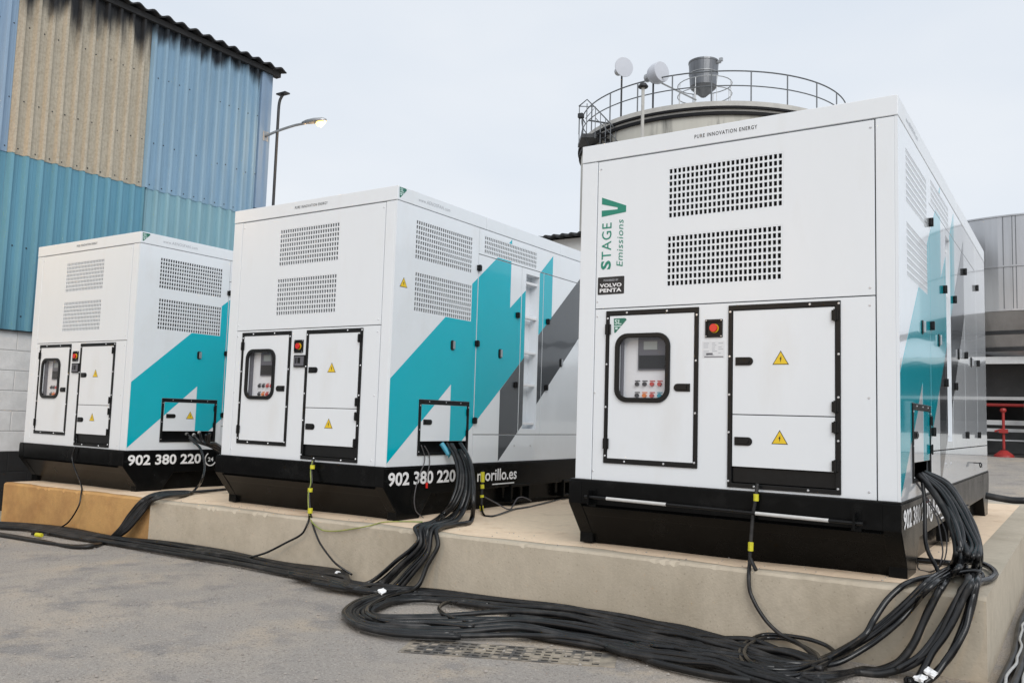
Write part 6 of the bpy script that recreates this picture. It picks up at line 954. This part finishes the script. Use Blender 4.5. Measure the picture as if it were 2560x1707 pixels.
# ================================================================== cables (x, y, z with z counted from the canopy floor)
def mk_cables():
    rc = random.Random(9)
    for name, label, cat, grp, m, r, P in CABLES:
        r *= rc.uniform(.88, 1.12)
        if m == 'cable' and rc.random() < .35: m = 'cable_dusty'
        pts = [(x, y, max(z + ZO, (zp(x) + r if (-.11 < y < 7.4 and -8 < x < 2.66 and z + ZO > zp(x) - .2) else zg(x, y) + r))) for x, y, z in P]
        sm = spline(pts, 7)
        sm = [Vector((p.x, p.y, max(p.z, (zp(p.x) + r * .9 if (-.11 < p.y < 7.4 and -8 < p.x < 2.66 and p.z > zp(p.x) - .15) else zg(p.x, p.y) + r * .9)))) for p in sm]
        o = MB().tube(sm, r, 8).build(name, m, smooth=True)
        tag(o, label, cat, grp or None)
mk_cables()
V = lambda k: Vector((MARK[k][0], MARK[k][1], MARK[k][2] + ZO))
def sleeve(k, name, label, cat, m, r, L, axis=(0, 0, 1), group=None):
    p = V(k); a = Vector(axis).normalized() * (L / 2)
    return tag(MB().tube([p - a, p - a * .96, p + a * .96, p + a], [r * .9, r, r, r * .9], 10).build(name, m, smooth=False), label, cat, group)
sleeve('t1', 'tape_wrap', 'yellow tape round the earth cable just below the front doors of the nearest generator', 'tape', 'tape_yellow', .017, .045)
sleeve('t2', 'tape_wrap', 'yellow tape round the earth cable low on the skid of the nearest generator', 'tape', 'tape_yellow', .017, .055, (.02, 0, 1))
sleeve('e1', 'tape_wrap', 'topmost yellow tape on the earth cables of the middle generator', 'tape', 'tape_yellow', .022, .035)
sleeve('e2', 'tape_wrap', 'middle yellow tape on the earth cables of the middle generator', 'tape', 'tape_yellow', .022, .035)
sleeve('e3', 'tape_wrap', 'lowest yellow tape on the earth cables of the middle generator, at the plinth edge', 'tape', 'tape_yellow', .022, .045)
sleeve('yl', 'tape_wrap', 'yellow tape on the cable tail lying before the farthest generator', 'tape', 'tape_yellow', .022, .09, (1, .2, 0))
sleeve('blue', 'cable_clip', 'light blue sleeve on a cable in the side hatch of the middle generator', 'sleeve', 'blue_clip', .024, .13, (.5, .3, -.8))
sleeve('red', 'cable_plug', 'small red plug on the thin wire hanging from the middle generator', 'plug', 'red', .011, .05)
sleeve('red3', 'cable_plug', 'small red plug on the thin wire hanging from the nearest generator', 'plug', 'red', .011, .03)
for i, k in enumerate(('n1', 'n2', 'n3')): sleeve(k, 'cable_gland', 'pale brass gland ring in the side hatch of the farthest generator', 'gland', 'cord_white', .020, .02, (1, .2, -.4), 'glands of the farthest generator')
def label_tag(k, label, s, rot, nm='cable_tag'):
    t = MB(); n = 6
    for i in range(n):
        for j in range(4):
            f = lambda a, c: (s * (a / n - .5), s * .75 * (c / 4 - .5), .010 * math.sin(a * 1.5 + c) + .012 * math.sin(c * 1.3))
            t.face([f(i, j), f(i + 1, j), f(i + 1, j + 1), f(i, j + 1)])
    o = t.build(nm, 'tag_white'); o.location = V(k); o.rotation_euler = rot
    sd_ = o.modifiers.new('t', 'SOLIDIFY'); sd_.thickness = .003
    return tag(o, label, 'tag')
sleeve('l1', 'cable_tag', 'white tag wrapped round the front of the left cable run before the middle generator', 'tag', 'tag_white', .030, .07, (1, -.25, -.02))
sleeve('l2', 'cable_tag', 'narrow white tag round the rear of the left cable run before the middle generator', 'tag', 'tag_white', .028, .03, (1, -.25, -.02))
label_tag('l3', 'crumpled white paper tag where the middle bundle meets the ground loop', .06, (R(65), R(10), R(-20)))
label_tag('l4', 'crumpled white tag lying lowest on the bundle at the lower right corner', .06, (R(60), R(-5), R(-35)))
label_tag('l5', 'crumpled white tag tied higher on the bundle at the lower right corner', .055, (R(70), R(25), R(-10)))
rd = thing('earth_rod', 'earth rod wound with yellow tape stuck in the sand beside the middle generator', 'earth rod', (V('rod2').x, V('rod2').y, zp(-1.9)))
h = V('rod1').z - zp(-1.9) + .03
MB().tube([(0, 0, 0), (0, 0, h)], .012, 8).build('rod', 'dark_metal', rd)
for f0, f1 in ((.02, .14), (.34, .40), (.56, .66), (.72, .97)): MB().tube([(0.004, 0, h * f0), (0, 0, h * f1)], .020, 8).build('tape', 'tape_yellow', rd)
